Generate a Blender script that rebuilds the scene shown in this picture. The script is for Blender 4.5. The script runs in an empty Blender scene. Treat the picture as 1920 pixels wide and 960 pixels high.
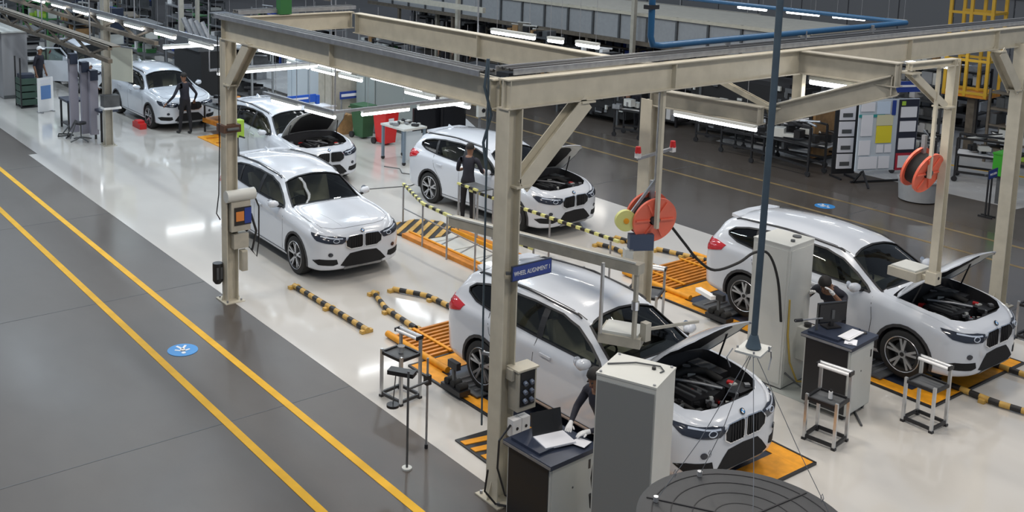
import bpy, bmesh, math, random
from mathutils import Vector, Matrix
from mathutils.bvhtree import BVHTree
random.seed(7)
PI = math.pi
C = bpy.context.scene.collection
SC = bpy.context.scene

# ---------------------------------------------------------------- camera
F_PX = 1976.43
YAW, PITCH, ROLL, CAM_H = -0.6257, 0.153, -0.019, 6.4431
SHX, SHY = -151.18, -346.95        # principal point offset in px (photo is a crop)
cyw, syw, cp, sp = math.cos(YAW), math.sin(YAW), math.cos(PITCH), math.sin(PITCH)
fw = Vector((cyw*cp, syw*cp, -sp)); rt = Vector((syw, -cyw, 0)); dn = fw.cross(rt)
cr, sr = math.cos(ROLL), math.sin(ROLL)
rx = cr*rt + sr*dn; dy = -sr*rt + cr*dn
cam_d = bpy.data.cameras.new('camera'); cam = bpy.data.objects.new('camera', cam_d); C.objects.link(cam)
cam.matrix_world = Matrix(((rx.x, -dy.x, -fw.x, 0), (rx.y, -dy.y, -fw.y, 0), (rx.z, -dy.z, -fw.z, CAM_H), (0, 0, 0, 1)))
cam_d.sensor_width = 36; cam_d.sensor_fit = 'HORIZONTAL'; cam_d.lens = F_PX/1920*36
cam_d.shift_x = -SHX/1920; cam_d.shift_y = SHY/1920
cam_d.clip_start = .1; cam_d.clip_end = 400
SC.camera = cam

# ---------------------------------------------------------------- light and exposure
w = bpy.data.worlds.new('hall_daylight'); SC.world = w; w.use_nodes = True
w.node_tree.nodes['Background'].inputs[0].default_value = (.70, .82, 1.0, 1)
w.node_tree.nodes['Background'].inputs[1].default_value = .34
SC.view_settings.view_transform = 'Standard'; SC.view_settings.look = 'None'
SC.view_settings.gamma = 1; SC.view_settings.use_curve_mapping = False
SC.view_settings.exposure = 0.0

def area(x, y, z, lx, ly, watts, col=(1, .93, .84), rot=(0, 0, 0)):
    l = bpy.data.lights.new('hall_lamp', 'AREA'); l.shape = 'RECTANGLE'; l.size = lx; l.size_y = ly
    l.energy = watts; l.color = col
    o = bpy.data.objects.new('hall_lamp', l); C.objects.link(o); o.location = (x, y, z); o.rotation_euler = rot
    return o
for gx in (2, 9, 16, 23, 30, 38, 48):
    for gy in (-2.5, -9.5, -16.5):
        area(gx, gy, 10.5, 1.5, .45, 250, (1, .92, .82) if gx < 20 else (.80, .92, 1.0))
for gx in (12, 26, 42):
    for gy in (-27, -42):
        area(gx, gy, 10.5, 2.0, .4, 30)

# ---------------------------------------------------------------- materials
_M = {}
def mat(name, col, rough=.5, metal=0., noise=0., nscale=8., bump=0., coat=0., emit=0., rvar=0., col2=None, alpha=1.):
    if name in _M: return _M[name]
    m = bpy.data.materials.new(name); m.use_nodes = True; nt = m.node_tree; b = nt.nodes['Principled BSDF']
    b.inputs['Base Color'].default_value = (*col, 1); b.inputs['Roughness'].default_value = rough
    b.inputs['Metallic'].default_value = metal; b.inputs['Coat Weight'].default_value = coat
    if emit:
        b.inputs['Emission Color'].default_value = (*col, 1); b.inputs['Emission Strength'].default_value = emit
    if noise or bump or rvar or col2:
        tc = nt.nodes.new('ShaderNodeTexCoord'); n = nt.nodes.new('ShaderNodeTexNoise')
        n.inputs['Scale'].default_value = nscale; n.inputs['Detail'].default_value = 6
        nt.links.new(tc.outputs['Object'], n.inputs['Vector'])
        if noise or col2:
            mx = nt.nodes.new('ShaderNodeMix'); mx.data_type = 'RGBA'
            rmp = nt.nodes.new('ShaderNodeMapRange'); rmp.inputs['From Min'].default_value = .35; rmp.inputs['From Max'].default_value = .65
            nt.links.new(n.outputs['Fac'], rmp.inputs['Value']); nt.links.new(rmp.outputs[0], mx.inputs['Factor'])
            c2 = col2 or tuple(c*(1-noise) for c in col)
            mx.inputs['A'].default_value = (*col, 1); mx.inputs['B'].default_value = (*c2, 1)
            nt.links.new(mx.outputs['Result'], b.inputs['Base Color'])
        if rvar:
            mr = nt.nodes.new('ShaderNodeMapRange'); mr.inputs['To Min'].default_value = max(.02, rough-rvar); mr.inputs['To Max'].default_value = rough+rvar
            mr.inputs['From Min'].default_value = .3; mr.inputs['From Max'].default_value = .7
            nt.links.new(n.outputs['Fac'], mr.inputs['Value']); nt.links.new(mr.outputs[0], b.inputs['Roughness'])
        if bump:
            bp = nt.nodes.new('ShaderNodeBump'); bp.inputs['Strength'].default_value = bump; bp.inputs['Distance'].default_value = .02
            nt.links.new(n.outputs['Fac'], bp.inputs['Height']); nt.links.new(bp.outputs[0], b.inputs['Normal'])
    _M[name] = m; return m

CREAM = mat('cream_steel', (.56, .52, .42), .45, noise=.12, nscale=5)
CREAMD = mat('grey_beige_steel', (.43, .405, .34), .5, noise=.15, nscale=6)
GREYM = mat('grey_metal', (.30, .31, .32), .4, .5, noise=.2)
LGREY = mat('light_grey_paint', (.56, .57, .54), .42, noise=.05, nscale=3)
MGREY = mat('mid_grey_paint', (.33, .34, .35), .45, noise=.08)
DGREY = mat('dark_grey_paint', (.09, .095, .10), .5, noise=.2)
BLACK = mat('black_plastic', (.016, .016, .018), .4)
BLACKM = mat('black_matt', (.012, .012, .013), .8)
RUBBER = mat('rubber', (.014, .014, .014), .75, bump=.2, nscale=60)
ALU = mat('aluminium', (.68, .69, .70), .3, .75, noise=.06)
STEEL = mat('dull_steel', (.40, .41, .43), .42, .7, noise=.2, nscale=12)
WHITEP = mat('white_plastic', (.80, .80, .80), .4)
PAPER = mat('paper', (.72, .73, .78), .7)
YEL = mat('yellow_paint', (.80, .33, .008), .6, noise=.2, nscale=9)
YELH = mat('hazard_yellow', (.62, .38, .09), .5, noise=.25, nscale=10)
YELG = mat('tape_yellow', (.62, .60, .22), .5)
HBLK = mat('hazard_black', (.018, .016, .015), .5)
ORANGE = mat('orange_steel', (.66, .24, .02), .45, noise=.25, nscale=7)
RED = mat('red_plastic', (.62, .02, .02), .4)
ORR = mat('orange_red_plastic', (.85, .17, .10), .42, noise=.12, nscale=4)
GREEN = mat('green_plastic', (.03, .15, .04), .45)
LIME = mat('lime_green', (.35, .55, .06), .5)
BLUE = mat('blue_paint', (.012, .085, .20), .4)
BLUES = mat('sign_blue', (.02, .05, .26), .4)
TEAL = mat('blue_grey_steel', (.085, .12, .15), .4, .3, noise=.2, nscale=10)
SKYB = mat('light_blue_paint', (.03, .25, .62), .4)
WOOD = mat('cardboard_brown', (.33, .19, .08), .8, noise=.25)
BROWN = mat('brown_steel', (.15, .125, .095), .7, noise=.3)
LAMP = mat('lamp_tube', (.92, .96, 1.0), .3, emit=9.)
LAMPS = mat('soft_lamp_tube', (.92, .96, 1.0), .3, emit=3.5)
NAVY = mat('navy_steel', (.035, .045, .075), .35, .2, noise=.1)
SCREEN = mat('dark_screen', (.01, .011, .014), .15)

# ---------------------------------------------------------------- mesh building helpers
def smooth_pts(P, k=5):
    P = [Vector(p) for p in P]; out = []
    for i in range(len(P)-1):
        a, b, c, d = P[max(i-1, 0)], P[i], P[i+1], P[min(i+2, len(P)-1)]
        for j in range(k): t = j/k; out.append(.5*(2*b+(c-a)*t+(2*a-5*b+4*c-d)*t*t+(3*b-a-3*c+d)*t**3))
    out.append(P[-1]); return out
class MB:
    def __init__(s): s.v = []; s.f = []; s.m = []; s.cur = 0
    def mi(s, i): s.cur = i; return s
    def add(s, vs, fs):
        b = len(s.v); s.v += [tuple(v) for v in vs]
        for f in fs: s.f.append(tuple(b+i for i in f)); s.m.append(s.cur)
        return s
    def box(s, cx, cy, cz, sx, sy, sz, rz=0):
        hx, hy, hz = sx/2, sy/2, sz/2; c, t = math.cos(rz), math.sin(rz); vs = []
        for z in (-hz, hz):
            for x, y in ((-hx, -hy), (hx, -hy), (hx, hy), (-hx, hy)): vs.append((cx+c*x-t*y, cy+t*x+c*y, cz+z))
        return s.add(vs, [(3, 2, 1, 0), (4, 5, 6, 7), (0, 1, 5, 4), (1, 2, 6, 5), (2, 3, 7, 6), (3, 0, 4, 7)])
    def bar(s, p, q, w, h=None, up=(0, 0, 1)):
        h = h or w; p = Vector(p); q = Vector(q); d = (q-p).normalized(); u = Vector(up)
        if abs(d.dot(u)) > .98: u = Vector((1, 0, 0))
        a = d.cross(u).normalized(); b = a.cross(d).normalized(); vs = []
        for e in (p, q):
            for i, j in ((-1, -1), (1, -1), (1, 1), (-1, 1)): vs.append(e+a*i*w/2+b*j*h/2)
        return s.add(vs, [(0, 1, 2, 3), (7, 6, 5, 4), (0, 4, 5, 1), (1, 5, 6, 2), (2, 6, 7, 3), (3, 7, 4, 0)])
    def ibeam(s, p, q, w, h, t=.014, up=(0, 0, 1)):
        p = Vector(p); q = Vector(q); d = (q-p).normalized(); u = Vector(up)
        if abs(d.dot(u)) > .98: u = Vector((0, 1, 0))
        a = d.cross(u).normalized(); b = a.cross(d).normalized()
        s.bar(p+b*(h/2-t/2), q+b*(h/2-t/2), w, t, up=u); s.bar(p-b*(h/2-t/2), q-b*(h/2-t/2), w, t, up=u)
        return s.bar(p, q, t, h-2*t, up=u)
    def tube(s, pts, r, n=8, closed=False):
        pts = [Vector(p) for p in pts]; m = len(pts); vs = []; fs = []; pu = None
        for i, p in enumerate(pts):
            if closed: d = pts[(i+1) % m]-pts[i-1]
            else: d = pts[min(i+1, m-1)]-pts[max(i-1, 0)]
            d = d.normalized()
            u = pu if pu is not None else (Vector((0, 0, 1)) if abs(d.z) < .9 else Vector((1, 0, 0)))
            a = d.cross(u)
            if a.length < 1e-4: a = d.cross(Vector((0, 1, 0)))
            a = a.normalized(); b = a.cross(d).normalized(); pu = b
            rr = r[i] if isinstance(r, (list, tuple)) else r
            for k in range(n):
                t = 2*PI*k/n; vs.append(p+a*math.cos(t)*rr+b*math.sin(t)*rr)
        for i in range(m if closed else m-1):
            j = (i+1) % m
            for k in range(n): l = (k+1) % n; fs.append((i*n+k, i*n+l, j*n+l, j*n+k))
        if not closed: fs.append(tuple(range(n))[::-1]); fs.append(tuple((m-1)*n+k for k in range(n)))
        return s.add(vs, fs)
    def cyl(s, p, q, r, r2=None, n=16): return s.tube([p, q], [r, r if r2 is None else r2], n)
    def lathe(s, prof, c=(0, 0, 0), axis='z', n=24, close=True):
        vs = []; fs = []; m = len(prof)
        for k in range(n):
            t = 2*PI*k/n
            for r, h in prof:
                x, y = r*math.cos(t), r*math.sin(t)
                v = {'z': (x, y, h), 'y': (x, h, -y), 'x': (h, x, y)}[axis]
                vs.append((c[0]+v[0], c[1]+v[1], c[2]+v[2]))
        for k in range(n):
            l = (k+1) % n
            for i in range(m-1): fs.append((k*m+i, l*m+i, l*m+i+1, k*m+i+1))
            if close: fs.append((k*m+m-1, l*m+m-1, l*m, k*m))
        return s.add(vs, fs)
    def prism(s, poly, z0, z1):
        n = len(poly); vs = [(x, y, z0) for x, y in poly]+[(x, y, z1) for x, y in poly]
        return s.add(vs, [tuple(range(n))[::-1], tuple(range(n, 2*n))]+[(i, (i+1) % n, n+(i+1) % n, n+i) for i in range(n)])
    def mesh(s, name, mats, smooth=None):
        me = bpy.data.meshes.new(name); me.from_pydata(s.v, [], s.f)
        for m in (mats if isinstance(mats, (list, tuple)) else [mats]): me.materials.append(m)
        if len(me.materials) > 1: me.polygons.foreach_set('material_index', s.m)
        bm = bmesh.new(); bm.from_mesh(me); bmesh.ops.recalc_face_normals(bm, faces=bm.faces); bm.to_mesh(me); bm.free()
        if smooth: smoothen(me, smooth)
        me.update(); return me
def smoothen(me, deg):
    for p in me.polygons: p.use_smooth = True
    bm = bmesh.new(); bm.from_mesh(me); lim = math.radians(deg)
    for e in bm.edges:
        if len(e.link_faces) == 2 and e.calc_face_angle(0) > lim: e.smooth = False
    bm.to_mesh(me); bm.free()
def part(name, mb, mats, parent=None, smooth=None, label=None):
    me = mb.mesh(name, mats, smooth) if isinstance(mb, MB) else mb
    o = bpy.data.objects.new(name, me); C.objects.link(o)
    if parent is not None: o.parent = parent
    if label: o['label'] = label
    return o
def tag(o, label, cat, group=None):
    o['label'] = label; o['category'] = cat
    if group: o['group'] = group
    return o
def thing(name, label, cat, loc=(0, 0, 0), rz=0, group=None):
    o = bpy.data.objects.new(name, None); C.objects.link(o); o.empty_display_size = .1
    o.location = loc; o.rotation_euler = (0, 0, rz); return tag(o, label, cat, group)
KIDS = {}
def copy_tree(o, parent=None):
    c = o.copy(); C.objects.link(c); c.parent = parent
    for ch in list(o.children): copy_tree(ch, c)
    return c
def dup(o, loc, rz, label, group=None):
    c = copy_tree(o); c.location = loc; c.rotation_euler = (0, 0, rz); c['label'] = label
    if group: c['group'] = group
    elif 'group' in c: del c['group']
    return c
def struct(name, mb, mats, smooth=None, label=None):
    o = part(name, mb, mats, None, smooth); o['kind'] = 'structure'
    if label: o['label'] = label
    return o
def textmesh(s, size, depth=.002):
    cu = bpy.data.curves.new('lettering', 'FONT'); cu.body = s; cu.size = size; cu.extrude = depth; cu.align_x = 'CENTER'; cu.align_y = 'CENTER'
    o = bpy.data.objects.new('lettering', cu); me = bpy.data.meshes.new_from_object(o); bpy.data.objects.remove(o); return me
def lettering(s, size, parent, m, loc, rot, sx=1., label=None):
    me = textmesh(s, size); me.materials.clear(); me.materials.append(m)
    o = bpy.data.objects.new('lettering', me); C.objects.link(o); o.parent = parent; o.location = loc; o.rotation_euler = rot; o.scale = (sx, 1, 1)
    if label: o['label'] = label
    return o
# ---------------------------------------------------------------- floor and building structure
def floor_mat(name, c1, c2, rough, rvar, scale, coat=0.):
    m = bpy.data.materials.new(name); m.use_nodes = True; nt = m.node_tree; b = nt.nodes['Principled BSDF']
    tc = nt.nodes.new('ShaderNodeTexCoord'); mp = nt.nodes.new('ShaderNodeMapping'); mp.inputs['Scale'].default_value = (1, 1.6, 1)
    nt.links.new(tc.outputs['Object'], mp.inputs['Vector'])
    n1 = nt.nodes.new('ShaderNodeTexNoise'); n1.inputs['Scale'].default_value = scale; n1.inputs['Detail'].default_value = 5; n1.inputs['Roughness'].default_value = .5
    n2 = nt.nodes.new('ShaderNodeTexNoise'); n2.inputs['Scale'].default_value = scale*9; n2.inputs['Detail'].default_value = 4
    for n in (n1, n2): nt.links.new(mp.outputs[0], n.inputs['Vector'])
    ad = nt.nodes.new('ShaderNodeMath'); ad.operation = 'MULTIPLY_ADD'; ad.inputs[1].default_value = .25
    nt.links.new(n2.outputs['Fac'], ad.inputs[0]); nt.links.new(n1.outputs['Fac'], ad.inputs[2])
    r = nt.nodes.new('ShaderNodeMapRange'); r.inputs['From Min'].default_value = .42; r.inputs['From Max'].default_value = .88; nt.links.new(ad.outputs[0], r.inputs['Value'])
    mx = nt.nodes.new('ShaderNodeMix'); mx.data_type = 'RGBA'; mx.inputs['A'].default_value = (*c1, 1); mx.inputs['B'].default_value = (*c2, 1)
    nt.links.new(r.outputs[0], mx.inputs['Factor']); nt.links.new(mx.outputs['Result'], b.inputs['Base Color'])
    r2 = nt.nodes.new('ShaderNodeMapRange'); r2.inputs['From Min'].default_value = .3; r2.inputs['From Max'].default_value = .7
    r2.inputs['To Min'].default_value = rough-rvar; r2.inputs['To Max'].default_value = rough+rvar
    nt.links.new(n1.outputs['Fac'], r2.inputs['Value']); nt.links.new(r2.outputs[0], b.inputs['Roughness'])
    b.inputs['Coat Weight'].default_value = coat; b.inputs['Coat Roughness'].default_value = .08
    return m
CONC = floor_mat('polished_concrete', (.058, .047, .039), (.092, .080, .070), .36, .07, .22)
CONC2 = floor_mat('brown_concrete', (.070, .060, .052), (.10, .088, .077), .17, .06, .25)
EPOXY = floor_mat('white_epoxy', (.54, .515, .475), (.60, .58, .545), .10, .03, .18, .5)
EPOXYB = floor_mat('pale_floor', (.46, .46, .46), (.56, .56, .56), .25, .08, .4)
LINEY = mat('line_paint', (.76, .42, .012), .65, noise=.15, nscale=3)
LINEF = mat('worn_line_paint', (.30, .21, .09), .4, noise=.5, nscale=2)

floor = struct('floor', MB().box(45, -38, -.05, 110, 100, .1), CONC, label='polished grey concrete factory floor')
wf = MB().prism([(-2, -7.08), (27.4, -7.10), (27.4, -7.32), (60, -7.32), (60, -16.75), (-2, -16.75)], .0, .004)
part('white_floor_coating', wf, EPOXY, floor, label='white glossy epoxy area under the cars')
part('floor_coating', MB().prism([(-2, -16.75), (60, -16.75), (60, -21.9), (-2, -21.9)], 0, .003), CONC2, floor, label='brownish polished gangway behind the white area')
part('pale_floor_patch', MB().prism([(10.9, -24.2), (19.2, -24.0), (21, -33), (10, -33)], 0, .004), EPOXYB, floor, label='pale floor area past the grey gangway')
part('pale_floor_patch', MB().prism([(19.5, -17.0), (40, -17.0), (40, -20.0), (26, -20.0)], .003, .006), EPOXYB, floor)
for y in (-5.26, -6.13): part('painted_line', MB().box(29, y, .003, 70, .11, .005), LINEY, floor, label='yellow line along the dark gangway')
for y in (-20.12, -21.35): part('painted_line', MB().box(29, y, .004, 70, .09, .006), LINEF, floor, label='worn yellow line on the far gangway')
part('painted_line', MB().box(13.3, -27.2, .005, 2.6, .12, .006, .2), LINEY, floor)
for x in (-3, 1.9, 6.7, 11.5, 16.33, 21.2, 26, 31, 36, 41):
    part('slab_joint', MB().box(x, -2.0, .0005, .018, 10.2, .003, .012), DGREY, floor)
    part('slab_joint', MB().box(x+1.2, -19.2, .003, .018, 4.9, .003, .01), DGREY, floor)
part('slab_joint', MB().box(29, -1.2, .0005, 70, .018, .003), DGREY, floor)
def walker_mark(x, y, rz):
    mk = part('pedestrian_marking', MB().cyl((x, y, 0), (x, y, .006), .22, n=32), SKYB, floor, label='blue round pedestrian marking on the grey floor')
    m = MB(); R_ = Matrix.Rotation(rz, 3, 'Z')
    def q(a, b, w):
        A = R_ @ Vector((a[0], a[1], 0)); B = R_ @ Vector((b[0], b[1], 0)); m.bar((x+A.x, y+A.y, .008), (x+B.x, y+B.y, .008), w, .004)
    q((0, .05), (0, -.03), .07); q((0, -.02), (.07, -.15), .035); q((0, -.02), (-.06, -.15), .035); q((0, .05), (.11, -.02), .03); q((0, .05), (-.1, 0), .03)
    m.cyl((x+(R_ @ Vector((0, .11, 0))).x, y+(R_ @ Vector((0, .11, 0))).y, .006), (x+(R_ @ Vector((0, .11, 0))).x, y+(R_ @ Vector((0, .11, 0))).y, .010), .032, n=12)
    part('walking_figure', m, WHITEP, mk)
walker_mark(13.9, -5.66, 1.3); walker_mark(13.4, -20.65, 1.3); walker_mark(22.85, -21.2, 1.3)

# far walls close the hall
WALLM = mat('wall_grey', (.20, .20, .20), .8, noise=.2, nscale=.5)
struct('wall_right', MB().box(45, -87.5, 5.5, 110, .3, 11), WALLM)
struct('wall_back', MB().box(99.5, -38, 5.5, .3, 100, 11), WALLM)

# ---------------------------------------------------------------- steel columns and beams
def column(x, y, h, label, base=True, loc_h=0):
    t = thing('steel_column', label, 'column', (x, y, 0))
    m = MB(); m.ibeam((0, 0, .012), (0, 0, h), .20, .20, .016, up=(0, 1, 0)); part('shaft', m, CREAM, t)
    if base:
        part('base_plate', MB().box(0, 0, .008, .40, .34, .016), CREAM, t)
        for sx in (-1, 1):
            for sy in (-1, 1): part('anchor_bolt', MB().cyl((.15*sx, .12*sy, .01), (.15*sx, .12*sy, .05), .018, n=6), STEEL, t)
        for s in (-1, 1): part('gusset', MB().add([(0, .1*s, .016), (0, .16*s, .016), (0, .1*s, .22), (.012, .1*s, .016), (.012, .16*s, .016), (.012, .1*s, .22)], [(0, 1, 2), (5, 4, 3), (0, 3, 4, 1), (1, 4, 5, 2), (2, 5, 3, 0)]), CREAM, t)
    return t
def beam(p, q, label, w=.16, h=.30, m=None, name='steel_beam'):
    p = Vector(p); q = Vector(q); c = (p+q)/2
    t = thing(name, label, 'beam', c)
    part('girder', MB().ibeam(p-c, q-c, w, h, .014), m or CREAM, t)
    d = (q-p).normalized(); a = d.cross(Vector((0, 0, 1))).normalized(); n = max(1, int((q-p).length/2.4))
    for k in range(n+1):
        c2 = p-c+(q-p)*((k+.02)/(n+.04)) if n else Vector()
        s = MB(); s.bar(c2-Vector((0, 0, h/2-.014)), c2+Vector((0, 0, h/2-.014)), w*.92, .012, up=d); part('stiffener', s, m or CREAM, t)
    return t
def brace(p, q, label, w=.18, h=.16):
    p = Vector(p); q = Vector(q); c = (p+q)/2; t = thing('knee_brace', label, 'brace', c)
    part('channel', MB().ibeam(p-c, q-c, w, h, .012, up=(1, 0, 0) if abs(p.x-q.x) < .1 else (0, 1, 0)), CREAM, t)
    for e in (p, q): part('end_plate', MB().box(e.x-c.x, e.y-c.y, e.z-c.z, .2, .2, .02), CREAM, t)
    return t
colA = column(15.36, -7.10, 4.34, 'cream steel column left of the closed white car, with yellow and blue box fixed on it')
colB = column(8.30, -7.02, 4.40, 'cream steel column in the foreground beside the black-fronted desk, with a cable loop')
colM = column(10.05, -11.1, 3.85, 'cream steel column behind the roof of the foreground car, beside the near hose reel')
colR = column(8.18, -17.8, 4.45, 'cream steel column at the right edge behind the raised hood')
colL = column(27.47, -9.20, 7.5, 'tall grey column at upper left among the tool stands')
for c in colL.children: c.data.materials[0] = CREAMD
beam((8.28, -6.9, 4.555), (8.28, -19.6, 4.555), 'long cream steel beam running right from the foreground column', h=.32)
beam((8.45, -7.0, 4.52), (15.4, -7.05, 4.50), 'long cream steel beam between the foreground column and the left column', h=.32)
beam((15.36, -7.1, 4.54), (15.36, -9.4, 4.54), 'short cream beam behind the green box, from the left column', h=.28)
beam((15.2, -9.4, 4.50), (8.42, -9.4, 4.50), 'cream beam parallel behind the front frame, below the panelled conveyor', h=.34)
brace((8.28, -7.15, 3.55), (8.28, -8.05, 4.38), 'cream diagonal knee brace right of the foreground column')
brace((15.22, -7.08, 3.62), (14.45, -7.06, 4.36), 'cream diagonal knee brace right of the left column')
brace((8.18, -17.65, 3.7), (8.18, -16.95, 4.38), 'cream diagonal knee brace left of the column at the right edge')
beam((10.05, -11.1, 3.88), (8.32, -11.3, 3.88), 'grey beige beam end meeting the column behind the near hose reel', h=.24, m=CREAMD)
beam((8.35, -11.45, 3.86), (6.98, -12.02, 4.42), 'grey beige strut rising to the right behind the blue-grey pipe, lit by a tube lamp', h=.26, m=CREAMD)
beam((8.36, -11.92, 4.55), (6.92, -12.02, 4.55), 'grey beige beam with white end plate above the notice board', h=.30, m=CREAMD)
beam((6.86, -12.08, 4.66), (6.80, -13.05, 4.66), 'thin cream rail above the second hose reel', .09, .09)
brace((6.88, -12.15, 4.58), (6.82, -12.90, 4.10), 'thin cream brace beside the second hose reel', .09, .09)
brace((9.3, -11.4, 4.27), (8.3, -11.42, 3.98), 'thin cream angle crossing behind the blue-grey pipe', .07, .07)
brace((9.35, -10.75, 4.19), (8.45, -11.65, 4.46), 'cream secondary purlin behind the near hose reel column', .08, .10)

def tray(p, q, label, w=.30, side=True):
    p = Vector(p); q = Vector(q); c = (p+q)/2; t = thing('cable_tray', label, 'cable tray', c); d = (q-p).normalized(); a = d.cross(Vector((0, 0, 1)))
    for s in (-1, 1): part('side_rail', MB().bar(p-c+a*w/2*s, q-c+a*w/2*s, .02, .06), STEEL, t)
    n = int((q-p).length/.3); r = MB()
    for k in range(n): e = p-c+(q-p)*(k+.5)/n; r.bar(e-a*w/2, e+a*w/2, .03, .015)
    part('rungs', r, STEEL, t)
    for k in range(4): part('cable', MB().cyl(p-c+a*(-.1+.06*k)+Vector((0, 0, .02)), q-c+a*(-.1+.06*k)+Vector((0, 0, .02)), .014+.004*(k % 2), n=6), BLACK if k % 2 else DGREY, t)
    return t
tray((8.50, -7.1, 4.76), (8.50, -19.5, 4.76), 'cable tray of dark cables on top of the long right beam')
tray((8.6, -6.95, 4.73), (15.4, -7.0, 4.71), 'cable tray of dark cables on top of the long left beam', .22)
tray((15.5, -7.3, 4.74), (15.5, -9.5, 4.74), 'short cable tray behind the green box', .2)
t = thing('blue_pipe', 'blue compressed air pipe dropping and turning along the top of the right beam', 'pipe', (8.7, -12, 4.9))
P = [Vector(v)-Vector((8.7, -12, 4.9)) for v in ((8.5, -9.31, 7.0), (8.5, -9.32, 5.0), (8.5, -9.36, 4.90), (8.5, -9.5, 4.88), (8.55, -12, 4.88), (8.62, -15.0, 4.88))]
part('pipe_run', MB().tube(P, .04, 10), BLUE, t, 50)
part('pipe_branch', MB().tube([Vector(v)-Vector((8.7, -12, 4.9)) for v in ((8.62, -15.0, 4.88), (8.9, -15.05, 4.88), (13.6, -15.1, 4.90))], .035, 8), BLUE, t, 50)
for y in (-9.32,): part('pipe_clamp', MB().box(-.2, 2.69, .45, .10, .16, .05), BLACK, t)
for y in (-10.8, -12.4, -14): part('pipe_support', MB().box(-.15, y+12, -.06, .06, .03, .12), STEEL, t)
t = thing('thin_pipe', 'thin blue-grey pipe hanging down left of the foreground column', 'pipe', (8.5, -6.9, 2.0))
part('pipe_run', MB().tube([(0, .02, 2.9), (0, .0, .02), (0, -.02, -1.2)], .012, 6), TEAL, t)
part('pipe_hose', MB().tube([(-.0, .03, 2.9), (.02, .05, 2.6), (-.02, -.02, 2.3), (.03, .04, 2.0), (0, .01, 1.7)], .016, 8), TEAL, t, 50)
part('pipe_bracket', MB().bar((0, 0, -.35), (-.15, -.1, -.35), .03, .03), STEEL, t)
t = thing('thin_cable', 'thin black cable running down beside the left column', 'cable', (15.4, -7.0, 2.0))
part('cable_run', MB().tube([(0, .06, 2.4), (0, .045, .6), (.02, .06, -.2), (-.02, .12, -.5), (0, .05, -.62)], .010, 6), BLACK, t)
t = thing('green_box', 'green box sitting on the short beam behind the left frame', 'box', (14.6, -8.05, 4.58)); t.location = (15.36, -8.1, 4.70)
part('box_body', MB().box(0, 0, .12, .16, .2, .26), GREEN, t); part('box_lid', MB().box(0, 0, .26, .18, .22, .03), GREEN, t)
part('box_hanger', MB().tube([(0, 0, .27), (.02, -.05, .6), (0, 0, 1.2)], .012, 6), GREEN, t)

# ---------------------------------------------------------------- lamps hung in the hall
LGROUP = 'tube lamps of the hanging light frame'
def tube_lamp(p, q, label, hang=1.6, group=None, m=LAMP):
    p = Vector(p); q = Vector(q); c = (p+q)/2
    t = thing('tube_light', label, 'light', c, 0, group)
    part('housing', MB().bar(p-c+Vector((0, 0, .035)), q-c+Vector((0, 0, .035)), .10, .05), LGREY, t)
    part('tube', MB().cyl(p-c-Vector((0, 0, .02)), q-c-Vector((0, 0, .02)), .036, n=8), m, t)
    d = (q-p)
    for f in (.12, .88): part('suspension_wire', MB().cyl(p-c+d*f+Vector((0, 0, .06)), p-c+d*f+Vector((0, 0, .06+hang)), .005, n=4), STEEL, t)
lamps = [((26.0, -12.95), (24.1, -13.0)), ((23.4, -13.05), (21.45, -13.1)), ((20.5, -13.1), (18.55, -13.15))]
for i, (a, b) in enumerate(lamps): tube_lamp((*a, 2.53), (*b, 2.53), ('tube lamp at the far end of the upper row over the car line', 'middle tube lamp of the upper row over the car line', 'tube lamp at the near end of the upper row over the car line')[i])
L2 = [((23.96, -12.75), (22.9, -12.75)), ((22.7, -12.75), (21.7, -12.8)), ((21.45, -12.8), (20.55, -12.85)), ((18.8, -12.9), (17.8, -12.95)), ((17.55, -12.95), (16.65, -13.0))]
nm = ['first tube lamp of the lower row counted from the left column', 'second tube lamp of the lower row counted from the left column', 'third tube lamp of the lower row counted from the left column', 'fourth tube lamp of the lower row, above the blue-white car roof', 'last short tube lamp of the lower row beside the foreground column']
for i, (a, b) in enumerate(L2): tube_lamp((*a, 2.47), (*b, 2.47), nm[i])
tube_lamp((16.57, -10.38, 2.6), (16.57, -11.45, 2.6), 'cross tube lamp above the red wheeled bin'); tube_lamp((16.57, -11.67, 2.6), (16.57, -12.77, 2.6), 'cross tube lamp above the grey wheeled table')
tube_lamp((18.7, -9.6, 2.6), (17.75, -9.7, 2.6), 'tube lamp over the roof of the second car, left half'); tube_lamp((17.5, -9.7, 2.6), (16.6, -9.8, 2.6), 'tube lamp over the raised hood of the second car')
tube_lamp((22.2, -10.0, 2.62), (22.2, -12.6, 2.62), 'dim cross tube lamp above the blue signs', m=LAMPS)
tube_lamp((27.15, -10.66, 2.6), (27.12, -11.75, 2.6), 'bright tube lamp right of the green box behind the column', ); tube_lamp((27.15, -12.0, 2.6), (27.1, -13.6, 2.6), 'tube lamp just left of the left column top')
t = thing('light_frame', 'grey steel frame that carries the hanging tube lamps', 'frame', (20, -11.5, 2.7))
for a, b in (((26.5, -12.88), (16.5, -13.05)), ((16.5, -9.7), (16.5, -13.05)), ((19, -9.55), (16.5, -9.75)), ((22.2, -9.8), (22.2, -13))):
    part('frame_rail', MB().bar((a[0]-20, a[1]+11.5, .0), (b[0]-20, b[1]+11.5, .0), .05, .05), STEEL, t)
for x, y in ((16.5, -13.05), (16.5, -9.75), (22.2, -13), (22.2, -9.8)): part('hanger', MB().cyl((x-20, y+11.5, 0), (x-20, y+11.5, 2.2), .015, n=6), STEEL, t)
tube_lamp((12.9, -14.9, 2.78), (11.2, -15.05, 2.78), 'long tube lamp under the beam behind the blue-grey pipe, left of it', .9)
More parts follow.
